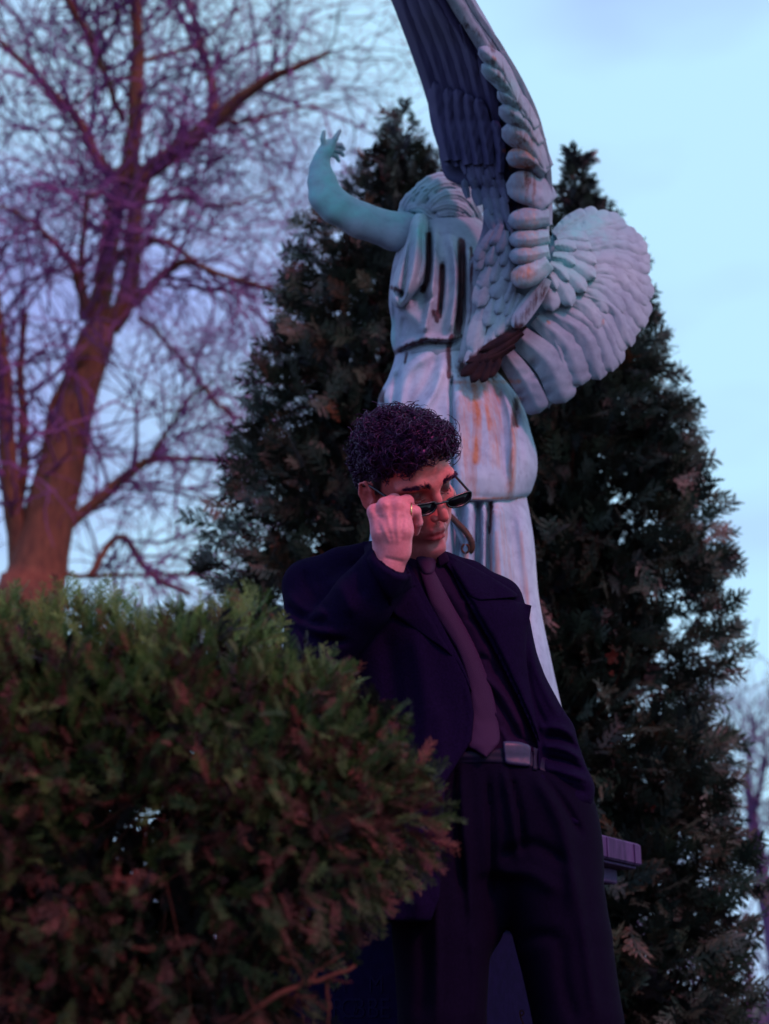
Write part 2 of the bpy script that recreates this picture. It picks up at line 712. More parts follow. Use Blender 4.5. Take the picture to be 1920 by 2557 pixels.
def statue_material(name, lift=1.0):
    """painted, weathered metal: lilac grey, verdigris patches, rust where the mesh carries 'rust' and 'wine' masks"""
    m, n, l, b = new_mat(name)
    big = noise_node(n, l, 4.0, 4, 0.55)
    base = ramp(n, l, big.outputs['Fac'], [(0.30, (0.18 * lift, 0.235 * lift, 0.32 * lift)), (0.5, (0.275 * lift, 0.345 * lift, 0.44 * lift)), (0.70, (0.38 * lift, 0.46 * lift, 0.53 * lift))])
    fine = noise_node(n, l, 34.0, 5, 0.62)
    fr = ramp(n, l, fine.outputs['Fac'], [(0.30, (0.80, 0.77, 0.80)), (0.52, (1.0, 1.0, 1.0)), (0.7, (1.05, 1.05, 1.05))])
    c = mixc(n, l, 1.0, base.outputs['Color'], fr.outputs['Color'], 'MULTIPLY')
    ver = n.new('ShaderNodeAttribute')
    ver.attribute_name = 'verd'
    vn = noise_node(n, l, 11.0, 5, 0.7)
    vm = n.new('ShaderNodeMath')
    vm.operation = 'MULTIPLY'
    vr = ramp(n, l, vn.outputs['Fac'], [(0.36, (0.25,) * 3), (0.62, (1,) * 3)])
    l.new(ver.outputs['Fac'], vm.inputs[0])
    l.new(vr.outputs['Color'], vm.inputs[1])
    c = mixc(n, l, vm.outputs[0], c, (0.20, 0.56, 0.55))
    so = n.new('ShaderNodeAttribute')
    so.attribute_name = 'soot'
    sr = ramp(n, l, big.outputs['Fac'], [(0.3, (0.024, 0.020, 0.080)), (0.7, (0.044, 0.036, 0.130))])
    c = mixc(n, l, so.outputs['Fac'], c, sr.outputs['Color'])  # hollow side of the raised wing: its shade painted in as dark navy
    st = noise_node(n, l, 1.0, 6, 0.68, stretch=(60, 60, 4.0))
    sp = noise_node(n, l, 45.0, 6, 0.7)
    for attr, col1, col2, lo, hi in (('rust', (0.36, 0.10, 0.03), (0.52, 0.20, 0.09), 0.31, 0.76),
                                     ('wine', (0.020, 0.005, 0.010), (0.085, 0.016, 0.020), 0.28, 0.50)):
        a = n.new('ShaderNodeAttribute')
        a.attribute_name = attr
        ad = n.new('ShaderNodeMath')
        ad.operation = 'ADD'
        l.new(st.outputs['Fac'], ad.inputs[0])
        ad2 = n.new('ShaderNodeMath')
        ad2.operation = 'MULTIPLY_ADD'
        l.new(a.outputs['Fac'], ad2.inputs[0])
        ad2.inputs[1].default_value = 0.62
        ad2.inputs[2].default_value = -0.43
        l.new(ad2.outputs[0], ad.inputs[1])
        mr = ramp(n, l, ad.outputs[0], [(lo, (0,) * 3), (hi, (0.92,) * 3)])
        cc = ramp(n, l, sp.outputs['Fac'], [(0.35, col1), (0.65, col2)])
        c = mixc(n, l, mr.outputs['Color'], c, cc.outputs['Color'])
    l.new(c, b.inputs['Base Color'])
    b.inputs['Roughness'].default_value = 0.6
    b.inputs['Specular IOR Level'].default_value = 0.15
    bump(n, l, b, fine.outputs['Fac'], 0.10, 0.002)
    return m


M = {}
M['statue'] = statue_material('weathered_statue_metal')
M['pale'] = statue_material('pale_weathered_statue_metal', 1.32)
M['sooty'] = mat_simple('soot_black_metal', (0.010, 0.006, 0.012), (0.045, 0.018, 0.020), 30, 0.7, 0.4, 0.002, 0, 0.1)  # very dark brown for the feathers at the wing root
M['iron'] = mat_simple('rusted_dark_iron', (0.03, 0.012, 0.012), (0.10, 0.035, 0.02), 60, 0.7, 0.5)
M['stone'] = mat_simple('plum_grey_cornice_stone', (0.030, 0.016, 0.060), (0.095, 0.052, 0.155), 30, 0.7, 0.35, 0.002, 0, 0.1, stretch=(1, 1, 0.22))
M['granite'] = mat_simple('black_granite', (0.004, 0.0022, 0.020), (0.007, 0.004, 0.033), 50, 0.75, 0.2, 0.001, 0, 0.03)  # die and base stone darkened, their shade put into the colour
M['inset'] = mat_simple('incised_letter_shade', (0.007, 0.006, 0.030), (0.011, 0.009, 0.042), 20, 0.9, 0.1, 0.001, 0, 0.03)  # letters slightly lighter and bluer than the die
M['ground'] = mat_simple('winter_grass_soil', (0.035, 0.028, 0.022), (0.06, 0.06, 0.03), 6, 0.95, 0.6, 0.02)
M['bark'] = mat_simple('red_brown_bark', (0.10, 0.036, 0.028), (0.26, 0.095, 0.055), 9, 0.9, 0.6, 0.02, stretch=(2, 2, 0.5))
M['twig'] = mat_simple('mauve_twig_bark', (0.16, 0.048, 0.16), (0.27, 0.082, 0.27), 3, 0.9)
M['farwood'] = mat_simple('far_twig_bark', (0.10, 0.05, 0.13), (0.18, 0.09, 0.22), 2, 0.9)
M['leaf'] = mat_attr('conifer_scale_leaf', 0.5, 0.45, 0.35, 40)
M['needle'] = mat_attr('juniper_scale_leaf', 0.6, 0.3, 0.35, 60)
M['deadwood'] = mat_simple('dry_red_twig', (0.05, 0.013, 0.010), (0.12, 0.032, 0.020), 40, 0.85, 0.4)
M['redleaf'] = mat_simple('dry_red_leaf', (0.36, 0.03, 0.03), (0.5, 0.08, 0.05), 60, 0.6)
M['wool'] = mat_simple('navy_wool_coat', (0.0042, 0.0016, 0.0125), (0.0085, 0.0032, 0.024), 260, 0.95, 0.5, 0.0015, 0.0, 0.03)
M['shirt'] = mat_simple('plum_cotton_shirt', (0.011, 0.0036, 0.018), (0.016, 0.0052, 0.026), 180, 0.85, 0.2, 0.001, 0.0, 0.03)
M['trouser'] = mat_simple('black_plum_trouser_wool', (0.0034, 0.0016, 0.0085), (0.0056, 0.0026, 0.0135), 220, 0.9, 0.3, 0.001, 0.0, 0.03)
M['leather'] = mat_simple('black_leather_belt', (0.008, 0.004, 0.020), (0.014, 0.007, 0.030), 90, 0.5, 0.3, 0.001, 0, 0.10)
M['buckle'] = mat_simple('dark_brushed_buckle', (0.022, 0.013, 0.050), (0.036, 0.022, 0.075), 120, 0.4, 0.15, 0.001, 0, 0.3)
M['gold'], _n, _l, _b = new_mat('gold_ring')
_b.inputs['Base Color'].default_value = (0.85, 0.6, 0.25, 1)
_b.inputs['Metallic'].default_value = 1
_b.inputs['Roughness'].default_value = 0.25
M['frame'] = mat_simple('black_acetate', (0.008, 0.006, 0.012), (0.014, 0.01, 0.02), 40, 0.22, 0.02, 0.001, 0, 0.5)
M['lens'], _n, _l, _b = new_mat('dark_tinted_lens')
_b.inputs['Base Color'].default_value = (0.005, 0.003, 0.008, 1)
_b.inputs['Roughness'].default_value = 0.06
_b.inputs['Specular IOR Level'].default_value = 0.2


def tie_material():
    m, n, l, b = new_mat('plum_ribbed_silk_tie')
    c = n.new('ShaderNodeTexCoord')
    mpn = n.new('ShaderNodeMapping')
    mpn.inputs['Rotation'].default_value = (0, 0.6, 0)
    w = n.new('ShaderNodeTexWave')
    w.inputs['Scale'].default_value = 130
    w.inputs['Distortion'].default_value = 0.6
    l.new(c.outputs['Object'], mpn.inputs['Vector'])
    l.new(mpn.outputs['Vector'], w.inputs['Vector'])
    r = ramp(n, l, w.outputs['Fac'], [(0.2, (0.022, 0.006, 0.028)), (0.8, (0.048, 0.014, 0.054))])
    l.new(r.outputs['Color'], b.inputs['Base Color'])
    b.inputs['Roughness'].default_value = 0.6
    b.inputs['Specular IOR Level'].default_value = 0.08
    bump(n, l, b, w.outputs['Fac'], 0.3, 0.001)
    return m


M['tie'] = tie_material()


def skin_material():
    m, n, l, b = new_mat('skin')
    a = n.new('ShaderNodeAttribute')
    a.attribute_name = 'col'
    t = noise_node(n, l, 160, 5, 0.6)
    r = ramp(n, l, t.outputs['Fac'], [(0.3, (0.88, 0.84, 0.84)), (0.7, (1.08, 1.08, 1.08))])
    c = mixc(n, l, 1.0, a.outputs['Color'], r.outputs['Color'], 'MULTIPLY')
    l.new(c, b.inputs['Base Color'])
    b.inputs['Roughness'].default_value = 0.48
    b.inputs['Specular IOR Level'].default_value = 0.35
    b.inputs['Subsurface Weight'].default_value = 0.12
    b.inputs['Subsurface Radius'].default_value = (0.012, 0.004, 0.003)
    b.inputs['Subsurface Scale'].default_value = 0.6
    fine = noise_node(n, l, 600, 3, 0.6)
    bump(n, l, b, fine.outputs['Fac'], 0.12, 0.0006)
    return m


M['skin'] = skin_material()


def hair_material():
    m, n, l, b = new_mat('dark_curly_hair')
    t = noise_node(n, l, 120, 3)
    r = ramp(n, l, t.outputs['Fac'], [(0.3, (0.012, 0.003, 0.013)), (0.7, (0.040, 0.008, 0.036))])
    l.new(r.outputs['Color'], b.inputs['Base Color'])
    b.inputs['Roughness'].default_value = 0.36
    b.inputs['Specular IOR Level'].default_value = 0.55
    b.inputs['Specular Tint'].default_value = (0.55, 0.22, 0.75, 1)
    return m


M['hair'] = hair_material()


class Space:
    """drawing space: photo pixel x, photo pixel y, depth in pixel-sized units behind the distance Y0"""
    def __init__(self, Y0, S):
        self.Y0, self.S = Y0, S

    def w(self, V):
        return P(V[..., 0], V[..., 1], self.Y0 + V[..., 2] / self.S)


def mask(V, lst):
    r = np.zeros(len(V))
    for pts, w, a in lst:
        d, _ = poly_dist(V[:, 0], V[:, 1], pts)
        r = np.maximum(r, a * np.exp(-(d / w) ** 2))
    return r


# ------------------------------------------------------------------ ground
gx = np.concatenate([np.linspace(-600, -12, 12), np.linspace(-10, 10, 60), np.linspace(12, 600, 12)])
gy = np.concatenate([np.linspace(-60, -4, 6), np.linspace(-3, 14, 60), np.linspace(16, 900, 16)])
GX, GY = np.meshgrid(gx, gy)
gp = np.stack([GX.ravel(), GY.ravel(), np.zeros(GX.size)], -1)
gp[:, 2] = (fbm(gp * 1.3, 3) - 0.5) * 0.05 - 0.02
go = link('ground', make_mesh('ground', gp, grid_faces(len(gy), len(gx)), M['ground']))
go['kind'] = 'structure'

# ------------------------------------------------------------------ pedestal
PN = np.array([0.11, 2.80])
E1 = np.array([0.5, 0.866])
E2 = np.array([-0.866, 0.5])
PL = 1.107
PB = 0.64
ZT = P(1603, 2108, PN[1] + 0.866 * PL)[2]
ZB = P(1603, 2165, PN[1] + 0.866 * PL)[2]
ped = thing('stone_pedestal', 'dark stone pedestal with moulded cornice and cut lettering, under the winged statue', 'pedestal', (*(PN + 0.55 * E1 + 0.32 * E2), 0.0))


def ped_w(V):
    q = np.array(V, float)
    xy = PN + q[:, :1] * E1 + q[:, 1:2] * E2
    return np.hstack([xy, q[:, 2:3]])


def ped_box(name, a, b, z0, z1, bev=0.006, mat='stone'):
    V, q = box(a, b, a, b - PL + PB, z0, z1, bev)
    return part(name, ped_w(V), q, M[mat], ped, smooth=False)


# the cornice slab is cut from blocks with narrow joints
slab = ped_box('cornice_slab', 0.0, PL, ZB + 0.002, ZT, 0.005)
fillet = ped_box('cornice_fillet', 0.012, PL - 0.012, ZB - 0.006, ZB + 0.0015, 0.002)
ped_box('cornice_band', 0.05, PL - 0.05, ZB - 0.045, ZB - 0.0065, 0.004)
for k, c in enumerate((0.10, 0.27, 0.335, 0.46, 0.60, 0.78, 0.95)):      # worn upright joints on the visible side of the slab
    V, q = box(PL * c, PL * c + 0.009, -0.004, 0.004, ZB + 0.004, ZT - 0.004, 0.0015)
    part('joint_rib', ped_w(V), q, M['stone'], slab, smooth=False)
# cove under the band, swept round the four sides
prof = [(0.065, ZB - 0.0455)] + [(0.065 + 0.075 * math.sin(t), ZB - 0.046 - 0.085 * (1 - math.cos(t))) for t in np.linspace(0, math.pi / 2, 9)] + [(0.128, ZB - 0.14), (0.128, ZB - 0.165), (0.142, ZB - 0.17)]
V = []
for i, z in prof:
    V += [(i, i, z), (PL - i, i, z), (PL - i, PB - i, z), (i, PB - i, z)]
part('cove_moulding', ped_w(V), grid_faces(len(prof), 4, True)[:, ::-1], M['stone'], ped, smooth=False)
ped_box('die', 0.145, PL - 0.145, 0.222, ZB - 0.10, 0.006, 'granite')
ped_box('base_course', 0.03, PL - 0.03, 0.10, 0.22, 0.012, 'granite')
ped_box('footing', -0.06, PL + 0.06, -0.12, 0.098, 0.012)


def on_left_face(px, py, inset=0.145):
    """where the sight line of a pixel meets the face that carries the inscription"""
    n = np.array([E1[0], E1[1], 0.0])
    o = np.array([*(PN + inset * E1), 0.0])
    d = P(px, py, 1.0) - CAM
    t = ((o - CAM) @ n) / (d @ n)
    return CAM + d * t


inscr = [('R', 828, 2541, 43), ('O', 849, 2541, 43), ('B', 880, 2541, 43), ('B', 914, 2541, 43), ('E', 946, 2541, 43), ('A', 832, 2478, 38), ('M', 919, 2478, 38)]
for body, x0, y0, hpx in inscr:
    fc = bpy.data.curves.new('letter_curve', 'FONT')
    fc.body = body
    fc.extrude = 0.0012
    p0 = on_left_face(x0, y0)
    fc.size = hpx / (FPX / (p0[1] * 1.03)) / 0.70
    fc.materials.append(M['inset'])
    tmp = bpy.data.objects.new('letter_curve', fc)
    COL.objects.link(tmp)
    tme = bpy.data.meshes.new_from_object(tmp.evaluated_get(bpy.context.evaluated_depsgraph_get()))
    bpy.data.objects.remove(tmp)
    fo = link('letter', tme, ped)
    ex = Vector((-E2[0], -E2[1], 0))
    ez = Vector((0, 0, 1))
    en = ex.cross(ez)
    mtx = Matrix((ex, ez, en)).transposed().to_4x4()
    mtx.translation = Vector(p0 - base_of(ped)) + en * 0.0005
    fo.matrix_local = mtx

# ------------------------------------------------------------------ winged statue
ST = Space(3.58, 930.0)
statue = thing('angel_statue', 'weathered winged statue seen from behind with one arm raised, on the pedestal', 'statue', P(1180, 2089, 3.58))

RUST = [([(1300, 350), (1315, 480), (1320, 640)], 50, 0.62), ([(1165, 960), (1170, 1230)], 40, 0.62), ([(1230, 960), (1232, 1150)], 34, 0.6), ([(1240, 1270), (1290, 1500)], 26, 0.5), ([(1285, 560), (1350, 600)], 50, 0.3), ([(1186, 965), (1192, 1050), (1188, 1150)], 17, 1.0), ([(1213, 960), (1222, 1070)], 12, 0.85), ([(1292, 1000), (1282, 1090), (1274, 1240)], 15, 0.8),
        ([(1150, 960), (1148, 1160)], 10, 0.65), ([(1244, 980), (1246, 1110)], 12, 0.6), ([(1135, 955), (1300, 952)], 9, 0.8), ([(1275, 1160), (1272, 1240)], 9, 0.8),
        ([(1180, 1246), (1310, 1243)], 5, 0.85), ([(1225, 1262), (1222, 1380), (1232, 1470)], 9, 0.75), ([(1240, 1330), (1244, 1460)], 12, 0.75), ([(1164, 1385), (1158, 1440)], 9, 1.0),
        ([(1300, 1330), (1322, 1560)], 10, 0.6), ([(1290, 1480), (1330, 1700)], 10, 0.55), ([(1330, 600), (1300, 715)], 30, 0.35), ([(1290, 690), (1320, 680)], 24, 0.95), ([(1320, 485), (1330, 500)], 40, 0.55),
        ([(1300, 545), (1320, 560)], 32, 0.6), ([(1258, 377), (1310, 372), (1330, 395)], 6, 1.0), ([(1275, 418), (1330, 416)], 6, 1.0), ([(1372, 808), (1366, 800)], 4, 1.0), ([(1505, 805), (1508, 800)], 4, 1.0), ([(1238, 150), (1232, 142)], 5, 1.0)]
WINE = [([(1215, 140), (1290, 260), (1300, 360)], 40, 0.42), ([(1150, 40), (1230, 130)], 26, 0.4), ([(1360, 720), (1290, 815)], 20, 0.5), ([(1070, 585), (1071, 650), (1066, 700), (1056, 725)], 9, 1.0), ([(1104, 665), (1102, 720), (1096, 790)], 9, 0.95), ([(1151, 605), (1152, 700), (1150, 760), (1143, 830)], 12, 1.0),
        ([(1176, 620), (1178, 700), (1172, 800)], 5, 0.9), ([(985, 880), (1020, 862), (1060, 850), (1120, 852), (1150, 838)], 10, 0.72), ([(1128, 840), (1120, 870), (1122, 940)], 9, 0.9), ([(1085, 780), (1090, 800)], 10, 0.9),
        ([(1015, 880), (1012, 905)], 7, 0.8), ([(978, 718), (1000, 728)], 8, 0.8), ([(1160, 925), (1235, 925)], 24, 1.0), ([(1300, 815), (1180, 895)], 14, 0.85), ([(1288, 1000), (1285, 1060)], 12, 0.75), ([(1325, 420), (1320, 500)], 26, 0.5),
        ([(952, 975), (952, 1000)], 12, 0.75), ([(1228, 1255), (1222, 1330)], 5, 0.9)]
VERD = [([(812, 330), (800, 400), (798, 470), (830, 500)], 55, 0.95), ([(850, 520), (1000, 548)], 26, 0.75), ([(1045, 540), (1050, 600)], 22, 0.9), ([(1040, 480), (1120, 450), (1200, 520)], 36, 0.45),
        ([(1390, 600), (1480, 570)], 70, 0.9), ([(1400, 660), (1450, 700)], 60, 0.75), ([(1225, 180), (1270, 220)], 26, 0.5), ([(978, 800), (976, 860)], 10, 0.7), ([(1280, 250), (1300, 300)], 26, 0.35)]


def st_attrs(V):
    return {'rust': mask(V, RUST), 'wine': mask(V, WINE), 'verd': mask(V, VERD)}


def st_part(name, V, faces, parent=statue, over=None, mat='statue'):
    a = st_attrs(V)
    if over:
        for k, v in over.items():
            a[k] = np.full(len(V), v) if np.isscalar(v) else v
    return part(name, ST.w(V), faces, M[mat], parent, True, a)


def from_field(F, it=1):
    V, Q = F.mesh()
    return relax(V, Q, it), Q


# long skirt
F = Field((820, 1225, -290), (1500, 2100, 300), 6.5)
F.column([(1225, 945, 1312, 0, 150), (1330, 925, 1331, 0, 166), (1500, 905, 1347, 0, 182), (1650, 895, 1377, 0, 200), (1780, 885, 1405, 0, 214), (1950, 868, 1430, 0, 228), (2095, 855, 1452, 0, 240)])
V, Q = from_field(F)
V = strokes(V, Q, [([(1175, 1240), (1172, 1330), (1160, 1480)], 15, 18), ([(1192, 1240), (1193, 1340), (1188, 1600)], 8, -30), ([(1207, 1250), (1210, 1350), (1205, 1560)], 9, 16), ([(1221, 1250), (1218, 1350), (1216, 1600)], 7, -32),
                       ([(1240, 1250), (1246, 1380), (1262, 1700)], 22, 20), ([(1150, 1250), (1140, 1400), (1120, 1700)], 9, -24), ([(1120, 1250), (1105, 1450), (1070, 1800)], 18, 16), ([(1300, 1255), (1330, 1450), (1372, 1750)], 20, 12),
                       ([(1270, 1260), (1290, 1420), (1322, 1720)], 16, -10), ([(1310, 1260), (1345, 1500), (1395, 1800)], 7, 8), ([(1040, 1250), (1020, 1500)], 14, -22), ([(990, 1250), (960, 1500)], 22, 18)], 1.5)
st_part('skirt', V, Q, mat='pale')
# overskirt with the back panel
F = Field((925, 840, -230), (1370, 1262, 240), 4.8)
F.column([(845, 992, 1180, 0, 95), (900, 984, 1215, 0, 110), (950, 966, 1262, 0, 128), (985, 948, 1290, 0, 142), (1010, 943, 1304, 0, 152), (1080, 962, 1326, 0, 165), (1150, 955, 1342, 0, 178), (1210, 950, 1333, 0, 184), (1240, 948, 1316, 0, 182), (1256, 958, 1290, 0, 172)])
V, Q = from_field(F)
V = strokes(V, Q, [([(1129, 940), (1126, 985), (1129, 1110), (1130, 1250)], 4, -34), ([(1150, 950), (1146, 1080), (1150, 1240)], 16, 10), ([(1205, 955), (1208, 1080), (1205, 1240)], 34, 6),
                       ([(1254, 955), (1268, 1000), (1282, 1080), (1280, 1235)], 10, 17), ([(1268, 960), (1286, 1020), (1290, 1075)], 8, -16), ([(1300, 1005), (1310, 1080), (1322, 1180)], 12, 10), ([(1236, 960), (1250, 1040), (1262, 1200)], 10, -9),
                       ([(985, 915), (965, 960), (949, 1005)], 9, 14), ([(995, 925), (985, 980), (984, 1090)], 8, -14), ([(1075, 880), (1020, 930), (1000, 1010), (1000, 1100)], 12, 12), ([(1110, 900), (1085, 980), (1030, 1060), (990, 1110)], 10, 14),
                       ([(1095, 880), (1062, 960), (1010, 1040)], 12, -10), ([(950, 1010), (970, 1030), (975, 1090)], 8, -12), ([(1160, 1248), (1240, 1252), (1300, 1242)], 8, 6), ([(1060, 1000), (1090, 1100), (1100, 1240)], 20, 10)], 1.35)
st_part('overskirt', V, Q, mat='pale')
# bodice with hanging folds
F = Field((950, 530, -190), (1250, 900, 200), 3.5)
F.column([(535, 1052, 1190, 10, 66), (555, 1030, 1205, 5, 86), (590, 1008, 1222, 0, 104), (640, 986, 1228, 0, 120), (700, 975, 1228, 0, 125), (760, 971, 1216, 0, 122), (810, 978, 1205, 0, 112), (850, 976, 1196, 0, 108), (880, 984, 1195, 0, 104), (895, 990, 1190, 0, 96)])
V, Q = from_field(F)
V = strokes(V, Q, [([(1070, 575), (1071, 650), (1066, 705), (1052, 735)], 8, -32), ([(1086, 562), (1084, 650), (1078, 725), (1066, 800), (1060, 845)], 9, 20), ([(1105, 650), (1103, 720), (1097, 790)], 6, -24),
                       ([(1120, 580), (1136, 640), (1141, 720), (1131, 785), (1122, 845)], 12, 22), ([(1151, 605), (1152, 700), (1150, 760), (1143, 830)], 9, -28), ([(1168, 620), (1171, 700), (1165, 800)], 6, 14), ([(1180, 640), (1179, 720), (1172, 800)], 4, -14),
                       ([(985, 876), (1020, 858), (1060, 845), (1120, 847), (1150, 833)], 9, 14), ([(984, 890), (1022, 873), (1062, 858), (1120, 860), (1150, 846)], 6, -13), ([(1022, 740), (1050, 738), (1066, 760)], 17, -32), ([(1005, 775), (1040, 800), (1062, 830)], 18, 12),
                       ([(990, 640), (984, 740), (986, 860)], 6, -16), ([(978, 650), (974, 760), (979, 860)], 5, 10), ([(1010, 790), (1000, 850)], 8, -8)], 1.15)
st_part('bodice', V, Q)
# swag hanging from the raised shoulder
F = Field((955, 525, -240), (1085, 790, 20), 3.0)
F.column([(530, 1040, 1060, -70, 36), (545, 1030, 1068, -72, 52), (590, 1018, 1068, -80, 62), (640, 1001, 1068, -82, 68), (690, 983, 1062, -84, 68), (730, 976, 1040, -84, 62), (755, 980, 1018, -82, 50), (772, 990, 1003, -78, 30)])
V, Q = from_field(F, 1)
V = strokes(V, Q, [([(1045, 545), (1040, 620), (1030, 690), (1008, 760)], 10, 16), ([(1026, 590), (1016, 650), (1008, 715), (1000, 755)], 6, -26), ([(1018, 610), (998, 680), (984, 725)], 8, 10), ([(980, 722), (1000, 738), (1006, 728)], 6, -22), ([(1062, 560), (1064, 640), (1052, 710)], 6, 8),
                       ([(978, 740), (996, 768)], 6, 10), ([(1052, 560), (1054, 640), (1040, 710)], 5, -10)])
st_part('shoulder_drape', V, Q)
# raised arm and hand
F = Field((750, 305, -140), (1090, 660, 90), 2.5)
F.chain([(1070, 578, 0), (985, 578, -22), (900, 550, -45), (838, 516, -58), (813, 490, -60), (804, 452, -55), (799, 420, -50), (802, 397, -46)], [52, 47, 44, 42, 41, 35, 25.5, 18.5], 14, inner=11)
F.chain([(803, 395, -46), (812, 378, -44), (822, 362, -42)], [18, 18, 16], 10, inner=8)
F.chain([(810, 366, -50), (806, 346, -56), (809, 329, -58)], [8.5, 7.0, 5.4], 4, inner=2)
F.chain([(828, 362, -46), (838, 345, -50), (848, 327, -48)], [9.0, 7.2, 5.4], 4, inner=2)
F.chain([(828, 362, -34), (850, 362, -24), (859, 372, -16)], [7.5, 6.6, 5.0], 3, inner=1.5)
F.chain([(828, 372, -32), (848, 377, -20), (857, 388, -12)], [7.5, 6.6, 5.0], 2, inner=1.5)
F.chain([(822, 382, -32), (840, 391, -20), (846, 402, -14)], [7.2, 6.2, 4.8], 2, inner=1.5)
F.ell((842, 508, -80), (26, 18, 16), 16)
V, Q = from_field(F, 1)
st_part('raised_arm', V, Q)
# head with rolled wavy hair
F = Field((985, 420, -120), (1230, 665, 130), 2.6)
F.ell((1108, 510, 22), (86, 66, 84))
F.cone((1120, 560, 22), (1112, 645, 12), 52, 70, 14)


def on_head(x, y, out=0):
    e = 1 - ((x - 1108) / 92.0) ** 2 - ((y - 510) / 76.0) ** 2
    return 22 - 84 * math.sqrt(max(e, 0.02)) - out


LOCKS = [([(1004, 548), (1012, 512), (1040, 482), (1082, 468)], 15), ([(1022, 512), (1052, 468), (1098, 444), (1150, 450)], 15), ([(1048, 505), (1082, 466), (1130, 456), (1172, 478), (1196, 524)], 16),
         ([(1066, 528), (1100, 492), (1146, 486), (1180, 514), (1200, 556)], 15), ([(1046, 524), (1082, 546), (1124, 556), (1164, 556), (1198, 582)], 14), ([(1006, 534), (1032, 518), (1060, 522), (1080, 542)], 13),
         ([(1082, 520), (1118, 510), (1156, 520), (1184, 548)], 14), ([(1098, 534), (1130, 530), (1164, 540)], 12), ([(1070, 546), (1086, 574), (1078, 602)], 12), ([(1094, 554), (1114, 580), (1108, 612)], 13), ([(1120, 560), (1144, 590), (1140, 624)], 13),
         ([(1146, 564), (1172, 600), (1184, 634)], 13), ([(1172, 566), (1196, 596), (1206, 620)], 11), ([(1012, 552), (1036, 560), (1052, 580)], 10), ([(1110, 446), (1150, 470), (1176, 500)], 9), ([(1060, 470), (1080, 492), (1084, 516)], 9)]
for pts, r in LOCKS:
    q = catmull(pts, 7)
    F.chain([(x, y, on_head(x, y, 3 if y < 560 else 14)) for x, y in q], [r * (0.7 + 0.3 * math.sin(math.pi * (i + 0.6) / 7.2)) for i in range(7)], 2.4, inner=2.4)
V, Q = F.mesh()
LG = []
for pts, r in LOCKS:
    q = catmull(pts, 8)
    t = np.gradient(q, axis=0)
    nn = np.stack([-t[:, 1], t[:, 0]], -1) / np.linalg.norm(t, axis=1, keepdims=True)
    for s in (-0.3, 0.3):
        LG.append((q + nn * r * s, 2.2, -2.6))
V = strokes(V, Q, LG)
st_part('head_with_wavy_hair', V, Q)


# ---- feathers
def feather(path, hw, zfun, thick=10.0, n=22, m=11, tip=0.3, notch=0, root=0.6, seed=0, lift=0.0, puffy=False):
    """path runs from the root to the rounded tip; returns a closed solid in drawing space"""
    r = np.random.default_rng(seed)
    c = catmull(path, n)
    t = np.gradient(c, axis=0)
    t /= np.linalg.norm(t, axis=1, keepdims=True) + 1e-9
    nrm = np.stack([-t[:, 1], t[:, 0]], -1)
    u = np.linspace(0, 1, n)
    w = hw * np.where(u < 0.55, root + (1 - root) * np.sin(np.clip(u / 0.55, 0, 1) * np.pi / 2), 1.0)
    e = np.clip((u - (1 - tip)) / tip, 0, 1)
    w = w * np.sqrt(np.clip(1 - e ** 2.4, 0.0, 1)) + 0.3
    s = np.linspace(-1, 1, m)
    W = np.repeat(w[:, None], m, 1)
    gro = np.zeros((n, m))
    for _ in range(notch):
        k = r.integers(int(n * 0.3), n - 3)
        side = r.choice([-1, 1])
        for dk, f in ((-1, 0.5), (0, 1.0), (1, 0.35)):
            for j in range(m):
                if s[j] * side > 0.3:
                    gro[k + dk if 0 <= k + dk < n else k, j] += f * (abs(s[j]) - 0.25)
    X = c[:, None, 0] + nrm[:, None, 0] * s * W
    Yp = c[:, None, 1] + nrm[:, None, 1] * s * W
    Z = zfun(X, Yp) - lift
    dm = np.sqrt(np.clip(1 - s ** 2 * 0.96, 0, 1)) if puffy else 0.46 + 0.54 * (1 - np.abs(s) ** 1.4)
    dome = dm[None, :] * (np.clip(1 - e ** 2, 0.02, 1) ** 0.5 if puffy else 1 - 0.35 * e ** 3)[:, None]
    rach = np.exp(-(s / 0.13) ** 2)[None, :] * np.clip(1.1 - u, 0, 1)[:, None]
    fine = 0.04 * np.sin(u[:, None] * 30 - np.abs(s)[None, :] * 6 + seed)
    top = Z - thick * (dome * (0.85 + fine) + 0.12 * rach) + thick * 0.42 * gro
    bot = Z + thick * 0.35
    V = np.vstack([np.stack([X, Yp, top], -1).reshape(-1, 3), np.stack([X, Yp, bot], -1).reshape(-1, 3)])
    q = grid_faces(n, m)
    k = n * m
    bd = np.concatenate([np.arange(m), np.arange(1, n) * m + m - 1, (n - 1) * m + np.arange(m - 2, -1, -1), np.arange(n - 2, 0, -1) * m])
    b2 = np.roll(bd, -1)
    if puffy:
        return V, np.vstack([q, q[:, ::-1] + k, np.stack([b2, bd, bd + k, b2 + k], -1)])
    nb = len(bd)                                                # a rim of its own keeps the edge crisp
    V = np.vstack([V, V[bd], V[bd + k]])
    a = np.arange(nb)
    b = (a + 1) % nb
    return V, np.vstack([q, q[:, ::-1] + k, np.stack([2 * k + b, 2 * k + a, 2 * k + nb + a, 2 * k + nb + b], -1)])


RE = np.array([(1120, -80), (1190, 40), (1245, 115), (1300, 210), (1340, 300), (1362, 390), (1370, 470), (1372, 560), (1368, 640), (1364, 690), (1345, 735), (1310, 785), (1255, 850), (1200, 905)], float)
LE = np.array([(960, -80), (1000, 20), (1035, 110), (1062, 205), (1086, 300), (1104, 425), (1136, 458), (1180, 470), (1204, 508), (1205, 565), (1190, 615), (1172, 650), (1168, 700), (1164, 790), (1142, 905)], float)


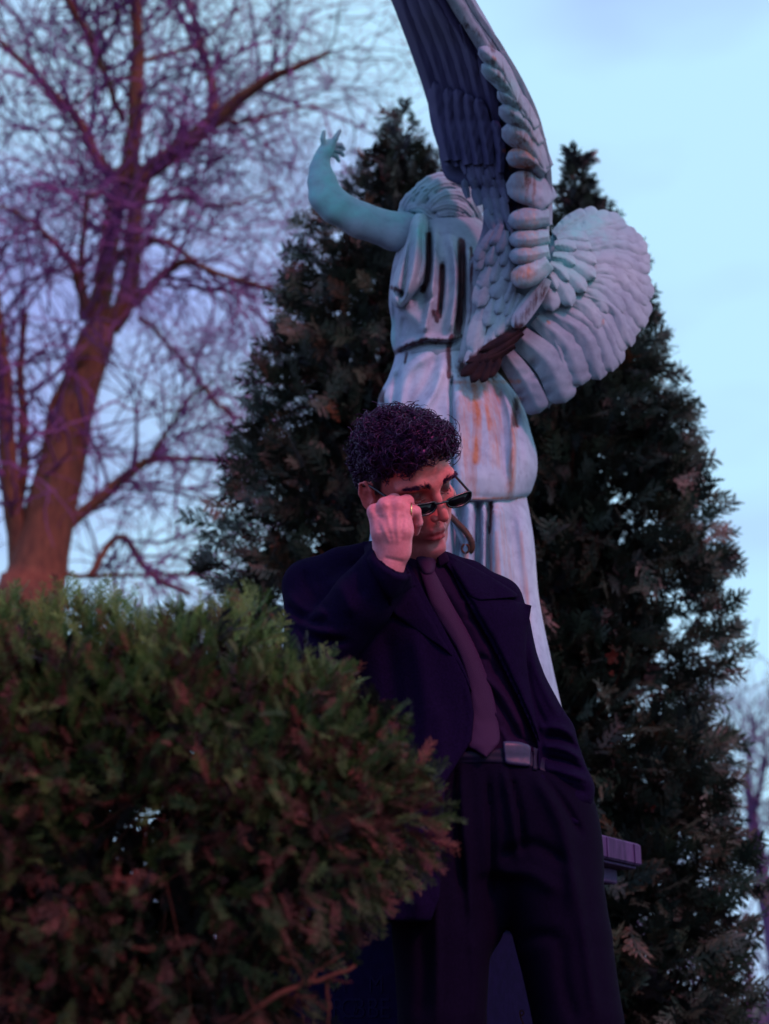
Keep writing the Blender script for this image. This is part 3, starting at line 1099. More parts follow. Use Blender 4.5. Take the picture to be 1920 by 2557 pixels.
def z_up(x, y):
    xe = np.interp(y, RE[:, 1], RE[:, 0])
    k = np.interp(y, [-80, 100, 300, 450, 620, 760, 900], [1.55, 1.45, 1.0, 0.36, 0.15, 0.1, 0.05])
    u = np.clip(xe - x, -20, 260)
    return -195 - 0.62 * np.maximum(470 - y, 0) + 0.2 * u + k * np.maximum(u - 75, 0) + np.interp(y, [600, 760, 900], [0, 25, 45])


_v, _q = patch(LE, RE, lambda x, y: z_up(x, y) + 14, 12, 20, 60)
wing_up = st_part('raised_wing', _v, _q, over={'soot': 0.9 * np.clip((np.interp(_v[:, 1], RE[:, 1], RE[:, 0]) - 40 - _v[:, 0]) / 30, 0, 1) * np.clip((720 - _v[:, 1]) / 200, 0, 1)})  # shade of the hollow side put into the wing's colour
nf = [0]


def put_feather(parent, path, hw, zf, over=None, mat='statue', **kw):
    nf[0] += 1
    V, q = feather(path, hw, zf, seed=nf[0], **kw)
    return st_part('feather', V, q, parent, over, mat)


for i in range(6):                                              # long flight feathers on the hollow side
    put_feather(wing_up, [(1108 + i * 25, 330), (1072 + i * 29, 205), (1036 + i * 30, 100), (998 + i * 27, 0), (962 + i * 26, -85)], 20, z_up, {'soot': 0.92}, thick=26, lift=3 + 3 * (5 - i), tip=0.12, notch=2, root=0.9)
for i, (x0, x1) in enumerate([(1078, 1098), (1106, 1125), (1140, 1160), (1172, 1190)]):   # round ends between the two layers
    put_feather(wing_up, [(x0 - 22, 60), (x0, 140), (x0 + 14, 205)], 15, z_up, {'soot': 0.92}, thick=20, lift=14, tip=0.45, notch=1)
for path, hw in [([(1250, 430), (1248, 360), (1232, 298)], 14), ([(1222, 410), (1208, 320), (1190, 244)], 19), ([(1194, 410), (1178, 320), (1165, 232)], 20), ([(1120, 400), (1097, 300), (1084, 203)], 22),
                 ([(1168, 410), (1150, 310), (1141, 221)], 21), ([(1142, 400), (1124, 310), (1117, 218)], 20)]:
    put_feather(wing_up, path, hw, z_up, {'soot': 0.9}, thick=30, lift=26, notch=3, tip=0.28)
r0 = np.random.default_rng(3)
k = 0
for row, y in enumerate(np.arange(372, 560, 24)):               # small coverts, tips upward, each row over the one above
    xl = np.interp(y, [372, 430, 470, 510, 560], [1112, 1122, 1190, 1212, 1212])
    xr = np.interp(y, [372, 450, 560], [1246, 1258, 1262])
    for x in np.arange(xl, xr, 23):
        x = x + r0.uniform(-6, 6) + (row % 2) * 10
        yy = y + r0.uniform(-7, 7)
        if y > 395 and x < 1160 and r0.random() < 0.6:
            continue
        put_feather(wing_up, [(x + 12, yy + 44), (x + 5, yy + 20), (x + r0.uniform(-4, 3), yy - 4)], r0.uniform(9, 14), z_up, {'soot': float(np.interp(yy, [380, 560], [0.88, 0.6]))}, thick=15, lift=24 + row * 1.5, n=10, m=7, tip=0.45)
LOW = [([(1250, 560), (1238, 590), (1222, 612)], 13), ([(1262, 575), (1256, 605), (1242, 632)], 14), ([(1232, 575), (1215, 605), (1200, 630)], 13), ([(1215, 600), (1200, 630), (1190, 655)], 13), ([(1262, 600), (1262, 640), (1250, 664)], 14),
       ([(1235, 600), (1226, 640), (1214, 664)], 15), ([(1210, 630), (1196, 655), (1186, 676)], 15), ([(1270, 640), (1270, 675), (1258, 700)], 16), ([(1248, 640), (1238, 680), (1226, 706)], 17), ([(1225, 650), (1212, 695), (1198, 722)], 18),
       ([(1262, 660), (1252, 710), (1228, 744)], 22), ([(1225, 670), (1205, 725), (1192, 768)], 22), ([(1285, 690), (1272, 730), (1262, 756)], 14), ([(1255, 730), (1250, 760), (1240, 784)], 15), ([(1285, 730), (1272, 765), (1262, 790)], 14),
       ([(1230, 745), (1222, 785), (1214, 815)], 18), ([(1300, 735), (1280, 780), (1262, 815)], 16), ([(1262, 760), (1250, 805), (1236, 842)], 22), ([(1205, 770), (1190, 830), (1180, 880)], 22), ([(1240, 800), (1226, 860), (1210, 906)], 21), ([(1200, 840), (1180, 890), (1168, 925)], 18)]
for i, (path, hw) in enumerate(LOW):
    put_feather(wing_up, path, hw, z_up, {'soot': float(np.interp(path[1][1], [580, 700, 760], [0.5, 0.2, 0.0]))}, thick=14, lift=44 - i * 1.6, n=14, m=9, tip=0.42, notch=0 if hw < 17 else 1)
put_feather(wing_up, [(1366, 695), (1338, 740), (1302, 790), (1284, 822)], 22, z_up, thick=16, lift=30, tip=0.5)
for i, (path, hw) in enumerate([([(1312, 812), (1262, 845), (1196, 878)], 12), ([(1305, 830), (1255, 868), (1206, 896)], 12), ([(1285, 862), (1230, 890), (1162, 905)], 13), ([(1205, 885), (1180, 915), (1150, 940)], 13), ([(1215, 885), (1196, 925), (1176, 956)], 13), ([(1232, 885), (1216, 925), (1202, 956)], 13), ([(1250, 885), (1236, 915), (1222, 944)], 12)]):
    put_feather(wing_up, path, hw, z_up, None, 'sooty', thick=11, lift=24 - i, n=12, m=7, tip=0.5)


def z_pad(x, y):
    xe = np.interp(y, RE[:, 1], RE[:, 0])
    u = (xe - x - 55) / 55.0
    return -222 - 0.62 * np.maximum(470 - y, 0) + 26 * u * u


for s, hw, dz in ((4, 13, 0), (22, 12, -10), (38, 11, -14)):                # long thin vanes along the outer rim
    pts = [(x - s * 0.9, y + s * 0.2) for x, y in RE[:8]]
    for a, b in ((0, 4), (2, 6), (4, 8)):
        put_feather(wing_up, [p for p in pts[a:b]][::-1], hw, z_up, thick=12, lift=8 - dz + a, n=24, tip=0.15, root=0.8)
put_feather(wing_up, [(1262, 205), (1222, 120), (1170, 30), (1108, -75)], 30, z_pad, thick=22, lift=-8, tip=0.1, root=0.5)
PADS = [([(1290, 250), (1250, 165), (1195, 118)], 25), ([(1310, 292), (1262, 206), (1202, 160)], 27), ([(1336, 322), (1300, 262), (1241, 228)], 26), ([(1346, 362), (1306, 302), (1245, 268)], 29), ([(1360, 425), (1316, 352), (1252, 322)], 34),
        ([(1364, 432), (1320, 396), (1263, 396)], 28), ([(1370, 512), (1330, 474), (1263, 460)], 42), ([(1372, 542), (1325, 546), (1267, 553)], 28), ([(1372, 590), (1325, 598), (1269, 597)], 24), ([(1372, 628), (1325, 637), (1270, 640)], 24), ([(1370, 652), (1326, 683), (1275, 700)], 31)]
for i, (path, hw) in enumerate(PADS):
    put_feather(wing_up, path, hw, z_pad, thick=30, lift=2 + i * 1.2, n=18, m=13, puffy=True, tip=0.42, root=0.75, notch=1)


def z_rt(x, y):
    return -40 - 80 * np.clip(1 - ((x - 1440) / 210.0) ** 2 - ((y - 770) / 300.0) ** 2, -0.6, 1) + 0.18 * (x - 1400)


wing_rt = st_part('lowered_wing', *patch([(1385, 566), (1372, 610), (1362, 690), (1330, 760), (1285, 830), (1268, 880), (1285, 930), (1330, 1005)], [(1450, 535), (1540, 545), (1598, 600), (1614, 690), (1600, 800), (1520, 905), (1430, 975), (1365, 1018)], lambda x, y: z_rt(x, y) + 16, 12, 26, 40))
TIPS = [(1350, 1034), (1412, 1007), (1458, 970), (1502, 954), (1528, 927), (1553, 897), (1576, 874), (1600, 838), (1617, 797), (1625, 757), (1628, 716), (1625, 676), (1618, 640), (1605, 605), (1580, 571), (1546, 544), (1506, 529), (1458, 530)]
ROOT = [(1262, 885), (1296, 840), (1340, 792), (1366, 776), (1390, 760), (1410, 745), (1428, 730), (1442, 715), (1452, 700), (1460, 685), (1464, 668), (1464, 650), (1460, 632), (1452, 616), (1436, 604), (1418, 596), (1400, 590), (1384, 588)]
HWR = [31, 38, 32, 29, 28, 27, 27, 27, 28, 28, 28, 28, 28, 28, 28, 27, 25, 22]


def arc(a, b, k=0.16):
    a, b = np.array(a, float), np.array(b, float)
    d = b - a
    nn = np.array([d[1], -d[0]])
    return [a, a + d * 0.5 + nn * k, b]


IX = np.concatenate([[0, 1, 2, 3, 4], np.arange(4.65, 17.01, 0.68)])
rw = np.random.default_rng(12)
for i in IX[::-1]:
    ii = i + (rw.uniform(-0.16, 0.16) if i > 4 else 0)
    kk = np.interp(ii, [0, 2, 8, 14, 17], [0.06, 0.14, 0.2, 0.1, 0.03]) + rw.uniform(-0.03, 0.03)
    tp = np.array([np.interp(ii, np.arange(18), [t[c] for t in TIPS]) for c in (0, 1)])
    rt = np.array([np.interp(ii, np.arange(18), [t[c] for t in ROOT]) for c in (0, 1)])
    tp = rt + (tp - rt) * rw.uniform(0.95, 1.03)
    hwf = np.interp(ii, np.arange(18), HWR) * (1.0 if i < 4.1 else rw.uniform(0.78, 0.98))
    put_feather(wing_rt, arc(rt, tp, kk), hwf, z_rt, thick=rw.uniform(15, 23), lift=(17 - i) * 2.2, n=32, m=11, tip=rw.uniform(0.12, 0.22), notch=8 if i < 6 else 6, root=0.75)
    if 4.8 < i < 15.5 and rw.random() < 0.62:
        t2 = rt + (tp - rt) * rw.uniform(0.52, 0.74)
        put_feather(wing_rt, arc(rt, t2, kk), hwf * rw.uniform(0.8, 1.05), z_rt, thick=14, lift=(17 - i) * 2.2 + 9, n=24, m=11, tip=0.25, notch=4, root=0.75)
for i, (path, hw) in enumerate([([(1392, 600), (1430, 592), (1470, 600)], 18), ([(1385, 622), (1430, 612), (1478, 622)], 20), ([(1385, 640), (1435, 636), (1490, 658)], 21), ([(1385, 655), (1435, 660), (1488, 694)], 22), ([(1375, 665), (1420, 685), (1463, 729)], 22),
                                 ([(1362, 680), (1400, 712), (1428, 766)], 23), ([(1345, 705), (1370, 730), (1380, 778)], 24), ([(1385, 612), (1412, 612), (1440, 622)], 15), ([(1380, 640), (1410, 645), (1438, 662)], 15), ([(1372, 660), (1398, 675), (1420, 702)], 15), ([(1360, 675), (1378, 695), (1390, 725)], 15)]):
    put_feather(wing_rt, path, hw, z_rt, thick=20, lift=46 + i * 1.5, n=16, m=9, tip=0.35, root=0.7)
put_feather(wing_rt, [(1345, 780), (1390, 860), (1420, 960)], 14, z_rt, thick=12, lift=34, n=20, tip=0.3, notch=5)
put_feather(wing_rt, [(1290, 870), (1330, 930), (1372, 1020)], 14, z_rt, thick=10, lift=4, n=20, tip=0.3, notch=5)
# rusted hook and ring on the robe
hp = catmull([(1118, 1282, -172), (1146, 1310, -192), (1166, 1332, -198), (1178, 1356, -196), (1176, 1376, -188), (1164, 1380, -180)], 18)
V, q = tubes(hp[None], np.interp(np.arange(18), [0, 12, 17], [7.5, 8, 5])[None], 8)
hook = part('robe_hook', ST.w(V), q, M['iron'], statue)
th = np.linspace(0, 2 * np.pi, 17)
V, q = tubes(np.stack([1162 + 9 * np.cos(th), 1370 + 11 * np.sin(th), -196 + 3 * np.sin(th)], -1)[None], 3.2, 6)
part('ring', ST.w(V), q, M['iron'], hook)
for L_, R_, z in (([(1122, 1290), (1142, 1340), (1158, 1370)], [(1140, 1290), (1158, 1330), (1172, 1366)], -178), ([(1150, 1372), (1140, 1410), (1130, 1450)], [(1164, 1376), (1156, 1415), (1146, 1455)], -180)):
    V, q = patch(L_, R_, lambda x, y, z=z: np.full(x.shape, float(z)), 8, 8, 14)
    st_part('robe_strap', V, q)

# ------------------------------------------------------------------ foliage sprays
def spray(seed, pairs=9, spread=0.42, sub=3, bw=0.030, curl=0.12, kind='fan'):
    """one flat conifer spray of unit length: stem on +z in the x-z plane; verts, tris, tip value"""
    r = np.random.default_rng(seed)
    V, T, tipv = [], [], []

    def stem(z):
        return np.array([0.06 * math.sin(z * 3 + seed), curl * z * z, z])

    def blade(a, d, ln, w, t0, t1, bend=0.0):
        d = d / np.linalg.norm(d)
        s = np.cross(d, [0, 1, 0])
        s /= np.linalg.norm(s) + 1e-9
        m = a + d * ln * 0.55 + s * bend * ln
        e = a + d * ln + s * bend * 2.4 * ln + np.array([0, r.uniform(-.05, .05), 0]) * ln
        k = len(V)
        V.extend([a - s * w * 0.35, a + s * w * 0.35, m - s * w * 0.6 + np.array([0, 0.02 * ln, 0]), m + s * w * 0.6, e])
        tipv.extend([t0, t0, (t0 + t1) / 2, (t0 + t1) / 2, t1])
        T.extend([(k, k + 1, k + 3), (k, k + 3, k + 2), (k + 2, k + 3, k + 4)])
        return m, e

    def leaflet(a, d, ln, w):
        d = d / np.linalg.norm(d)
        s = np.cross(d, [0, 1, 0])
        s /= np.linalg.norm(s) + 1e-9
        k = len(V)
        V.extend([a - s * w * 0.75, a + s * w * 0.75, a + d * ln])
        tipv.extend([0.45, 0.45, 1.0])
        T.append((k, k + 1, k + 2))
    zs = np.linspace(0, 1, 5)
    for i in range(4):
        a = stem(zs[i])
        blade(a, stem(zs[i + 1]) - a, (zs[i + 1] - zs[i]) * 1.15, bw * 1.2, 0.0, zs[i + 1] * 0.5)
    for i in range(pairs):
        for side in (-1, 1):
            z = (i + 0.5 + 0.25 * side + r.uniform(-.2, .2)) / pairs * 0.92 + 0.04
            z = min(max(z, 0), 0.97)
            a = stem(z)
            ang = math.radians(r.uniform(32, 52))
            ln = spread * (math.sin(math.pi * (0.18 + 0.72 * (1 - z))) ** 0.8) * r.uniform(0.75, 1.15)
            d = np.array([side * math.sin(ang), r.uniform(-0.22, 0.22) + curl * z, math.cos(ang)])
            m, e = blade(a, d, ln, bw, 0.25, 0.85, -side * 0.05)
            for q in range(sub):
                f = (q + 0.7) / sub * 0.8
                p = a + (e - a) * f
                for s2 in (-1, 1):
                    if sub > 2 and r.random() < 0.25:
                        continue
                    a2 = math.radians(38) * s2 + ang * side
                    d2 = np.array([math.sin(a2), r.uniform(-0.3, 0.3), math.cos(a2)])
                    leaflet(p, d2, ln * 0.42 * (1.1 - f), bw * 0.85)
    return np.array(V), np.array(T), np.array(tipv)


FAN = [spray(s, 6, 0.50, 3, 0.052, 0.14) for s in (1, 2, 3, 4, 5)]
PLUME = [spray(s, 8, 0.30, 2, 0.024, 0.3) for s in (11, 12, 13, 14, 15)]

DENSE = [spray(s, 5, 0.62, 2, 0.10, 0.2) for s in (21, 22, 23)]


def basis(d, up_rand):
    d = d / np.linalg.norm(d, axis=1, keepdims=True)
    a = np.cross(up_rand, d)
    a /= np.linalg.norm(a, axis=1, keepdims=True) + 1e-9
    b = np.cross(d, a)
    return np.stack([a, b, d], 2)          # columns: x, y, z of the spray


def place_sprays(protos, pos, direc, size, base_col, tip_col, tip_amt, r):
    """one joined mesh of many sprays: verts, tris, colours"""
    n = len(pos)
    B = basis(direc, r.normal(size=(n, 3)))
    pick = r.integers(0, len(protos), n)
    VV, TT, CC, off = [], [], [], 0
    for k, (v, t, tip) in enumerate(protos):
        m = np.where(pick == k)[0]
        if not len(m):
            continue
        W = np.einsum('nij,vj->nvi', B[m], v) * size[m, None, None] + pos[m, None]
        tv = np.clip((tip[None] - 0.45) / 0.55, 0, 1)[..., None] * tip_amt[m, None, None]
        C = base_col[m, None] * (1 - tv) + tip_col[m, None] * tv
        VV.append(W.reshape(-1, 3))
        CC.append(C.reshape(-1, 3))
        TT.append((t[None] + (np.arange(len(m)) * len(v))[:, None, None]).reshape(-1, 3) + off)
        off += len(m) * len(v)
    return np.vstack(VV), np.vstack(TT), np.vstack(CC)


# ------------------------------------------------------------------ two arborvitae behind the statue
def arborvitae(label, Y, axis, prof, n, seed, gaps=()):
    """axis: (py, px) pairs; prof: (py, radius px) pairs down to the ground"""
    r = np.random.default_rng(seed)
    ax = np.array(axis, float)
    pr = np.array(prof, float)
    zs = P(960, pr[:, 0], Y)[:, 2]
    rad = 0.86 * pr[:, 1] / scale_at(pr[:, 0], Y)
    zmax = zs[0]
    xs = P(np.interp(pr[:, 0], ax[:, 0], ax[:, 1]), pr[:, 0], Y)[:, 0]
    o = np.argsort(zs)
    zs, rad, xs = zs[o], rad[o], xs[o]
    zs = np.concatenate([[0.0], zs])
    rad = np.concatenate([[rad[0] * 0.9], rad])
    xs = np.concatenate([[xs[0]], xs])
    tree = thing('arborvitae', label, 'evergreen tree', (xs[0], Y, 0), 'arborvitae behind the statue')
    zz = np.linspace(0, zmax, 400)
    cum = np.cumsum(np.interp(zz, zs, rad) + 0.05 + 0.07 * (zz > zmax * 0.88))
    cum /= cum[-1]
    z = np.interp(r.random(n * 3), cum, zz)
    th = r.uniform(0, 2 * np.pi, n * 3)
    keep = (np.sin(th) < 0.15) | (r.random(n * 3) < 0.35)           # thinner on the far side
    z, th = z[keep][:n], th[keep][:n]
    n = len(z)
    R = np.interp(z, zs, rad)
    cx = np.interp(z, zs, xs)
    nv = fbm(np.stack([np.cos(th) * 1.6, np.sin(th) * 1.6, z * 2.6], -1) * 1.5 + seed, seed, 3)
    depth = r.random(n) ** 1.5
    rr = R * (1.0 + 0.55 * (nv - 0.5)) * (1.03 - 0.62 * depth) + 0.01
    out = np.stack([np.cos(th), np.sin(th), np.zeros(n)], -1)
    pos = np.stack([cx, np.full(n, Y), z], -1) + out * rr[:, None]
    # picture gaps become real holes in the crown
    pxy = project(pos)
    hole = np.zeros(n, bool)
    for gxp, gyp, ra, rb, pr_ in gaps:
        hole |= (((pxy[:, 0] - gxp) / ra) ** 2 + ((pxy[:, 1] - gyp) / rb) ** 2 < 1) & (r.random(n) < pr_)
    thin = fbm(pos * 6.0, seed + 5, 2) < 0.30
    hole |= thin & (r.random(n) < 0.75)
    pos, out, z, depth, R = pos[~hole], out[~hole], z[~hole], depth[~hole], R[~hole]
    n = len(pos)
    d = out * r.uniform(0.5, 1.1, (n, 1)) + np.array([0, 0, 1]) * r.uniform(-0.35, 0.75, (n, 1)) + r.normal(size=(n, 3)) * 0.32
    size = r.uniform(0.080, 0.150, n) * np.clip(0.26 + R * 1.9, 0.26, 1.0)
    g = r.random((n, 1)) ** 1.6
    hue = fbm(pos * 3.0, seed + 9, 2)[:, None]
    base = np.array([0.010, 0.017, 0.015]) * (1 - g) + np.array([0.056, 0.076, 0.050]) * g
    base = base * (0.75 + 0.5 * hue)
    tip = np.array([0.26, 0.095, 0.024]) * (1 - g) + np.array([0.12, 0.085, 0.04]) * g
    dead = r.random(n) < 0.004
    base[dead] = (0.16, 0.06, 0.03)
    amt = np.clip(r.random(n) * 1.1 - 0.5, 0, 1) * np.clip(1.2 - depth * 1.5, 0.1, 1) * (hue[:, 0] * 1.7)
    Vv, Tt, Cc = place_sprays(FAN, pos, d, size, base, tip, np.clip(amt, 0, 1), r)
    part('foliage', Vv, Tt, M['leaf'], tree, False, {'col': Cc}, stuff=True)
    m = 1200                                                   # dense old growth inside the crown
    iz = np.interp(r.random(m), cum, zz)
    it = r.uniform(0, 2 * np.pi, m)
    ir = np.interp(iz, zs, rad) * np.sqrt(r.random(m)) * 0.62
    ip = np.stack([np.interp(iz, zs, xs) + np.cos(it) * ir, Y + np.sin(it) * ir, iz], -1)
    iq = project(ip)
    ih = np.zeros(m, bool)
    for gxp, gyp, ra, rb, pr_ in gaps:
        ih |= (((iq[:, 0] - gxp) / ra) ** 2 + ((iq[:, 1] - gyp) / rb) ** 2 < 1)
    ip, ir = ip[~ih], ir[~ih]
    m = len(ip)
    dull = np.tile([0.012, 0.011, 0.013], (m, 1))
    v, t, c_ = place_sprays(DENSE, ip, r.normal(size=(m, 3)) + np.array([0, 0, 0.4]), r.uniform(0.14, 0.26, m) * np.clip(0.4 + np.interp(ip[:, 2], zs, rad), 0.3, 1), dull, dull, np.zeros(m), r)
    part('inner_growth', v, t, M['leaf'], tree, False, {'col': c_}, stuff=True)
    # trunk and rising boughs
    k = 16
    tz = np.linspace(0, zmax - 0.22, k)
    tx = np.interp(tz, zs, xs)
    path = np.stack([tx, np.full(k, Y), tz], -1)
    v, q = tubes(path[None], np.interp(tz, [0, zmax], [0.085, 0.008])[None], 8)
    part('trunk', v, q, M['bark'], tree)
    nb = 170
    bz = r.uniform(0.15, zmax * 0.93, nb)
    bt = r.uniform(0, 2 * np.pi, nb)
    bR = np.interp(bz, zs, rad) * r.uniform(0.6, 0.92, nb)
    u = np.linspace(0, 1, 7)
    x0 = np.interp(bz, zs, xs)
    paths = np.stack([x0[:, None] + np.cos(bt)[:, None] * bR[:, None] * u, Y + np.sin(bt)[:, None] * bR[:, None] * u, bz[:, None] + (0.25 * u + 0.35 * u * u) * bR[:, None]], -1)
    paths += np.cumsum(r.normal(size=paths.shape) * 0.012, axis=1)
    v, q = tubes(paths, np.linspace(0.014, 0.003, 7)[None] * np.ones((nb, 1)), 5)
    part('boughs', v, q, M['deadwood'], tree, stuff=True)
    return tree


def project(p):
    q = np.asarray(p) - CAM
    d = q @ CF
    return np.stack([960 + FPX * q[:, 0] / d, 1278.5 - FPX * (q @ CU) / d], -1)


arborvitae('dark conical arborvitae left of the statue, its tip rising beside the raised stone hand', 5.6, [(280, 1003), (700, 990), (1400, 985), (2400, 985)],
           [(282, 6), (330, 34), (380, 52), (430, 105), (480, 130), (560, 170), (640, 235), (760, 285), (920, 345), (1080, 390), (1230, 410), (1330, 455), (1430, 445), (1560, 440), (2300, 420)], 6300, 21,
           gaps=((800, 620, 60, 60, 0.5), (690, 900, 40, 60, 0.4)))
arborvitae('tall arborvitae right of the statue, orange tipped, its narrow top showing above the lowered wing', 5.3, [(395, 1445), (800, 1430), (1400, 1420), (2500, 1420)],
           [(396, 5), (440, 24), (490, 40), (540, 70), (640, 130), (850, 215), (960, 245), (1100, 300), (1250, 342), (1400, 358), (1560, 400), (1680, 372), (1800, 360), (1900, 425), (2100, 450), (2210, 485), (2350, 468), (2557, 440)], 6700, 33,
           gaps=((1700, 1640, 60, 110, 0.5), (1600, 1740, 50, 100, 0.55), (1545, 1840, 40, 60, 0.6), (1560, 1340, 60, 60, 0.5), (1640, 1500, 60, 80, 0.6), (1820, 2000, 40, 40, 0.6), (1830, 2260, 40, 50, 0.7)))

# red leaf caught in the right-hand arborvitae
def lobed_leaf(c, R, tilt):
    a = np.linspace(0, 2 * np.pi, 26, endpoint=False)
    rad = R * (0.55 + 0.45 * np.abs(np.cos(2.5 * (a + 0.2))) ** 1.6)
    ring = np.stack([np.cos(a) * rad, np.sin(a * 2) * R * 0.18 + 0.0 * a, np.sin(a) * rad], -1)
    mid = ring * 0.5 + np.array([0, -0.12 * R, 0])
    V = np.vstack([ring, mid, [[0, 0, 0]]])
    V2 = V + np.array([0, 0.0009, 0])
    n = 26
    i = np.arange(n)
    j = (i + 1) % n
    q = np.vstack([np.stack([i, j, j + n, i + n], -1)])
    t = np.stack([i + n, j + n, np.full(n, 2 * n)], -1)
    m = len(V)
    V = np.vstack([V, V2])
    Rm = np.array(Matrix.Rotation(tilt, 3, 'Y') @ Matrix.Rotation(0.5, 3, 'Z'))
    return V @ Rm.T + c, [np.vstack([q[:, ::-1], q + m]), np.vstack([t[:, ::-1], t + m])]


for (px, py, Y, R, lab) in ((1530, 1640, 4.85, 0.030, 'red dry leaf caught high in the right arborvitae, the larger red one'), (1528, 1682, 4.84, 0.013, 'tiny red leaf scrap just below the larger red leaf')):
    c = P(px, py, Y)
    v, f = lobed_leaf(np.zeros(3), R, 0.6)
    lo = link('dry_leaf', make_mesh('dry_leaf', v, f, M['redleaf']), None, c)
    lo['label'] = lab
    lo['category'] = 'leaf'
    lo['group'] = 'red leaves caught in the arborvitae'


# ------------------------------------------------------------------ bare trees
def twig_cloud(limb_paths, limb_r, r, per_m, length, levels=3, droop=0.15, rad0=0.5):
    """random twigs that leave given limbs: list of (paths (N,K,3), radii (N,K))"""
    res = []
    starts, dirs, lens, rads = [], [], [], []
    for pth, rr in zip(limb_paths, limb_r):
        seg = np.linalg.norm(np.diff(pth, axis=0), axis=1)
        L = seg.sum()
        n = max(2, int(L * per_m))
        s = np.sort(r.uniform(0.12, 1, n))
        cu = np.concatenate([[0], np.cumsum(seg)]) / L
        p = np.stack([np.interp(s, cu, pth[:, k]) for k in range(3)], -1)
        t = np.stack([np.interp(s, cu, np.gradient(pth[:, k])) for k in range(3)], -1)
        t /= np.linalg.norm(t, axis=1, keepdims=True) + 1e-9
        side = np.cross(t, r.normal(size=(n, 3)))
        side /= np.linalg.norm(side, axis=1, keepdims=True) + 1e-9
        starts.append(p)
        dirs.append(t * 0.6 + side * 0.9)
        lens.append(length * r.uniform(0.5, 1.3, n))
        rads.append(np.minimum(np.interp(s, cu, rr) * 0.5, rad0))
    st, di, le, ra = map(np.concatenate, (starts, dirs, lens, rads))
    K = 7
    for lev in range(levels):
        n = len(st)
        di = di / (np.linalg.norm(di, axis=1, keepdims=True) + 1e-9)
        path = np.zeros((n, K, 3))
        path[:, 0] = st
        d = di.copy()
        for k in range(1, K):
            d = d + r.normal(size=(n, 3)) * 0.16 + np.array([0, 0, -droop]) * (k / K) + np.array([0, 0, 0.05])
            d /= np.linalg.norm(d, axis=1, keepdims=True)
            path[:, k] = path[:, k - 1] + d * (le / (K - 1))[:, None]
        rad = ra[:, None] * np.linspace(1, 0.3, K)[None]
        res.append((path, rad))
        if lev == levels - 1:
            break
        kids = 3
        idx = np.repeat(np.arange(n), kids)
        s = r.uniform(0.2, 1.0, len(idx)) * (K - 1)
        i0 = np.minimum(s.astype(int), K - 2)
        f = (s - i0)[:, None]
        st = path[idx, i0] * (1 - f) + path[idx, i0 + 1] * f
        t = path[idx, i0 + 1] - path[idx, i0]
        t /= np.linalg.norm(t, axis=1, keepdims=True) + 1e-9
        sd_ = np.cross(t, r.normal(size=t.shape))
        sd_ /= np.linalg.norm(sd_, axis=1, keepdims=True) + 1e-9
        di = t * 0.7 + sd_ * 0.75
        le = le[idx] * r.uniform(0.45, 0.75, len(idx))
        ra = ra[idx] * 0.6
    return res


def bare_tree(label, Y, trunk, limbs, seed, mat_b, mat_t, per_m, length, dvar=1.2, group=None, twig_r=0.012, levels=3):
    r = np.random.default_rng(seed)
    base = P(trunk[0][0], trunk[0][1], Y)
    t3 = np.array([[*P(x, y, Y)] for x, y, w in trunk])
    tr = np.array([w / scale_at(y, Y) for x, y, w in trunk])
    root = np.array([[t3[0][0] - 0.05 * (t3[1][0] - t3[0][0]), Y, -0.1]])
    t3 = np.vstack([root, t3])
    tr = np.concatenate([[tr[0] * 1.25], tr])
    tree = thing('bare_tree', label, 'bare tree', (t3[0][0], Y, 0), group)
    n = 22
    pth = catmull(t3, n)
    rad = catmull(np.stack([tr, tr], -1), n)[:, 0]
    v, q = tubes(pth[None], rad[None], 14)
    nn = fbm(v * np.array([9, 9, 2.0]), seed, 3)
    part('trunk', v + normals(v, q) * ((nn - 0.5) * 0.07)[:, None], q, mat_b, tree)
    paths, rads = [], []
    for lb in limbs:
        yo0, yo1 = (0, r.uniform(-dvar, dvar)) if len(lb[0]) < 4 else (0, 0)
        k = len(lb)
        p3 = np.array([P(e[0], e[1], Y + yo1 * (i / max(k - 1, 1)) ** 1.2) for i, e in enumerate(lb)])
        rr = np.array([e[2] / 2 / scale_at(e[1], Y) for e in lb])
        m = 18
        pp = catmull(p3, m)
        rw = np.interp(np.linspace(0, k - 1, m), np.arange(k), rr)
        pp[1:] += np.cumsum(r.normal(size=(m - 1, 3)) * 0.012, axis=0)
        v, q = tubes(pp[None], rw[None], 9)
        part('limb', v, q, mat_b, tree)
        paths.append(pp)
        rads.append(rw)
    tw = twig_cloud(paths, rads, r, per_m, length, levels, rad0=twig_r * 2.6)
    B = Bag()
    for pa, ra in tw:
        v, q = tubes(pa, np.maximum(ra, twig_r * 0.42), 3)
        B.add(v, q)
    v, f, _ = B.get()
    part('crown_twigs', v, f, mat_t, tree, False, stuff=True)
    return tree


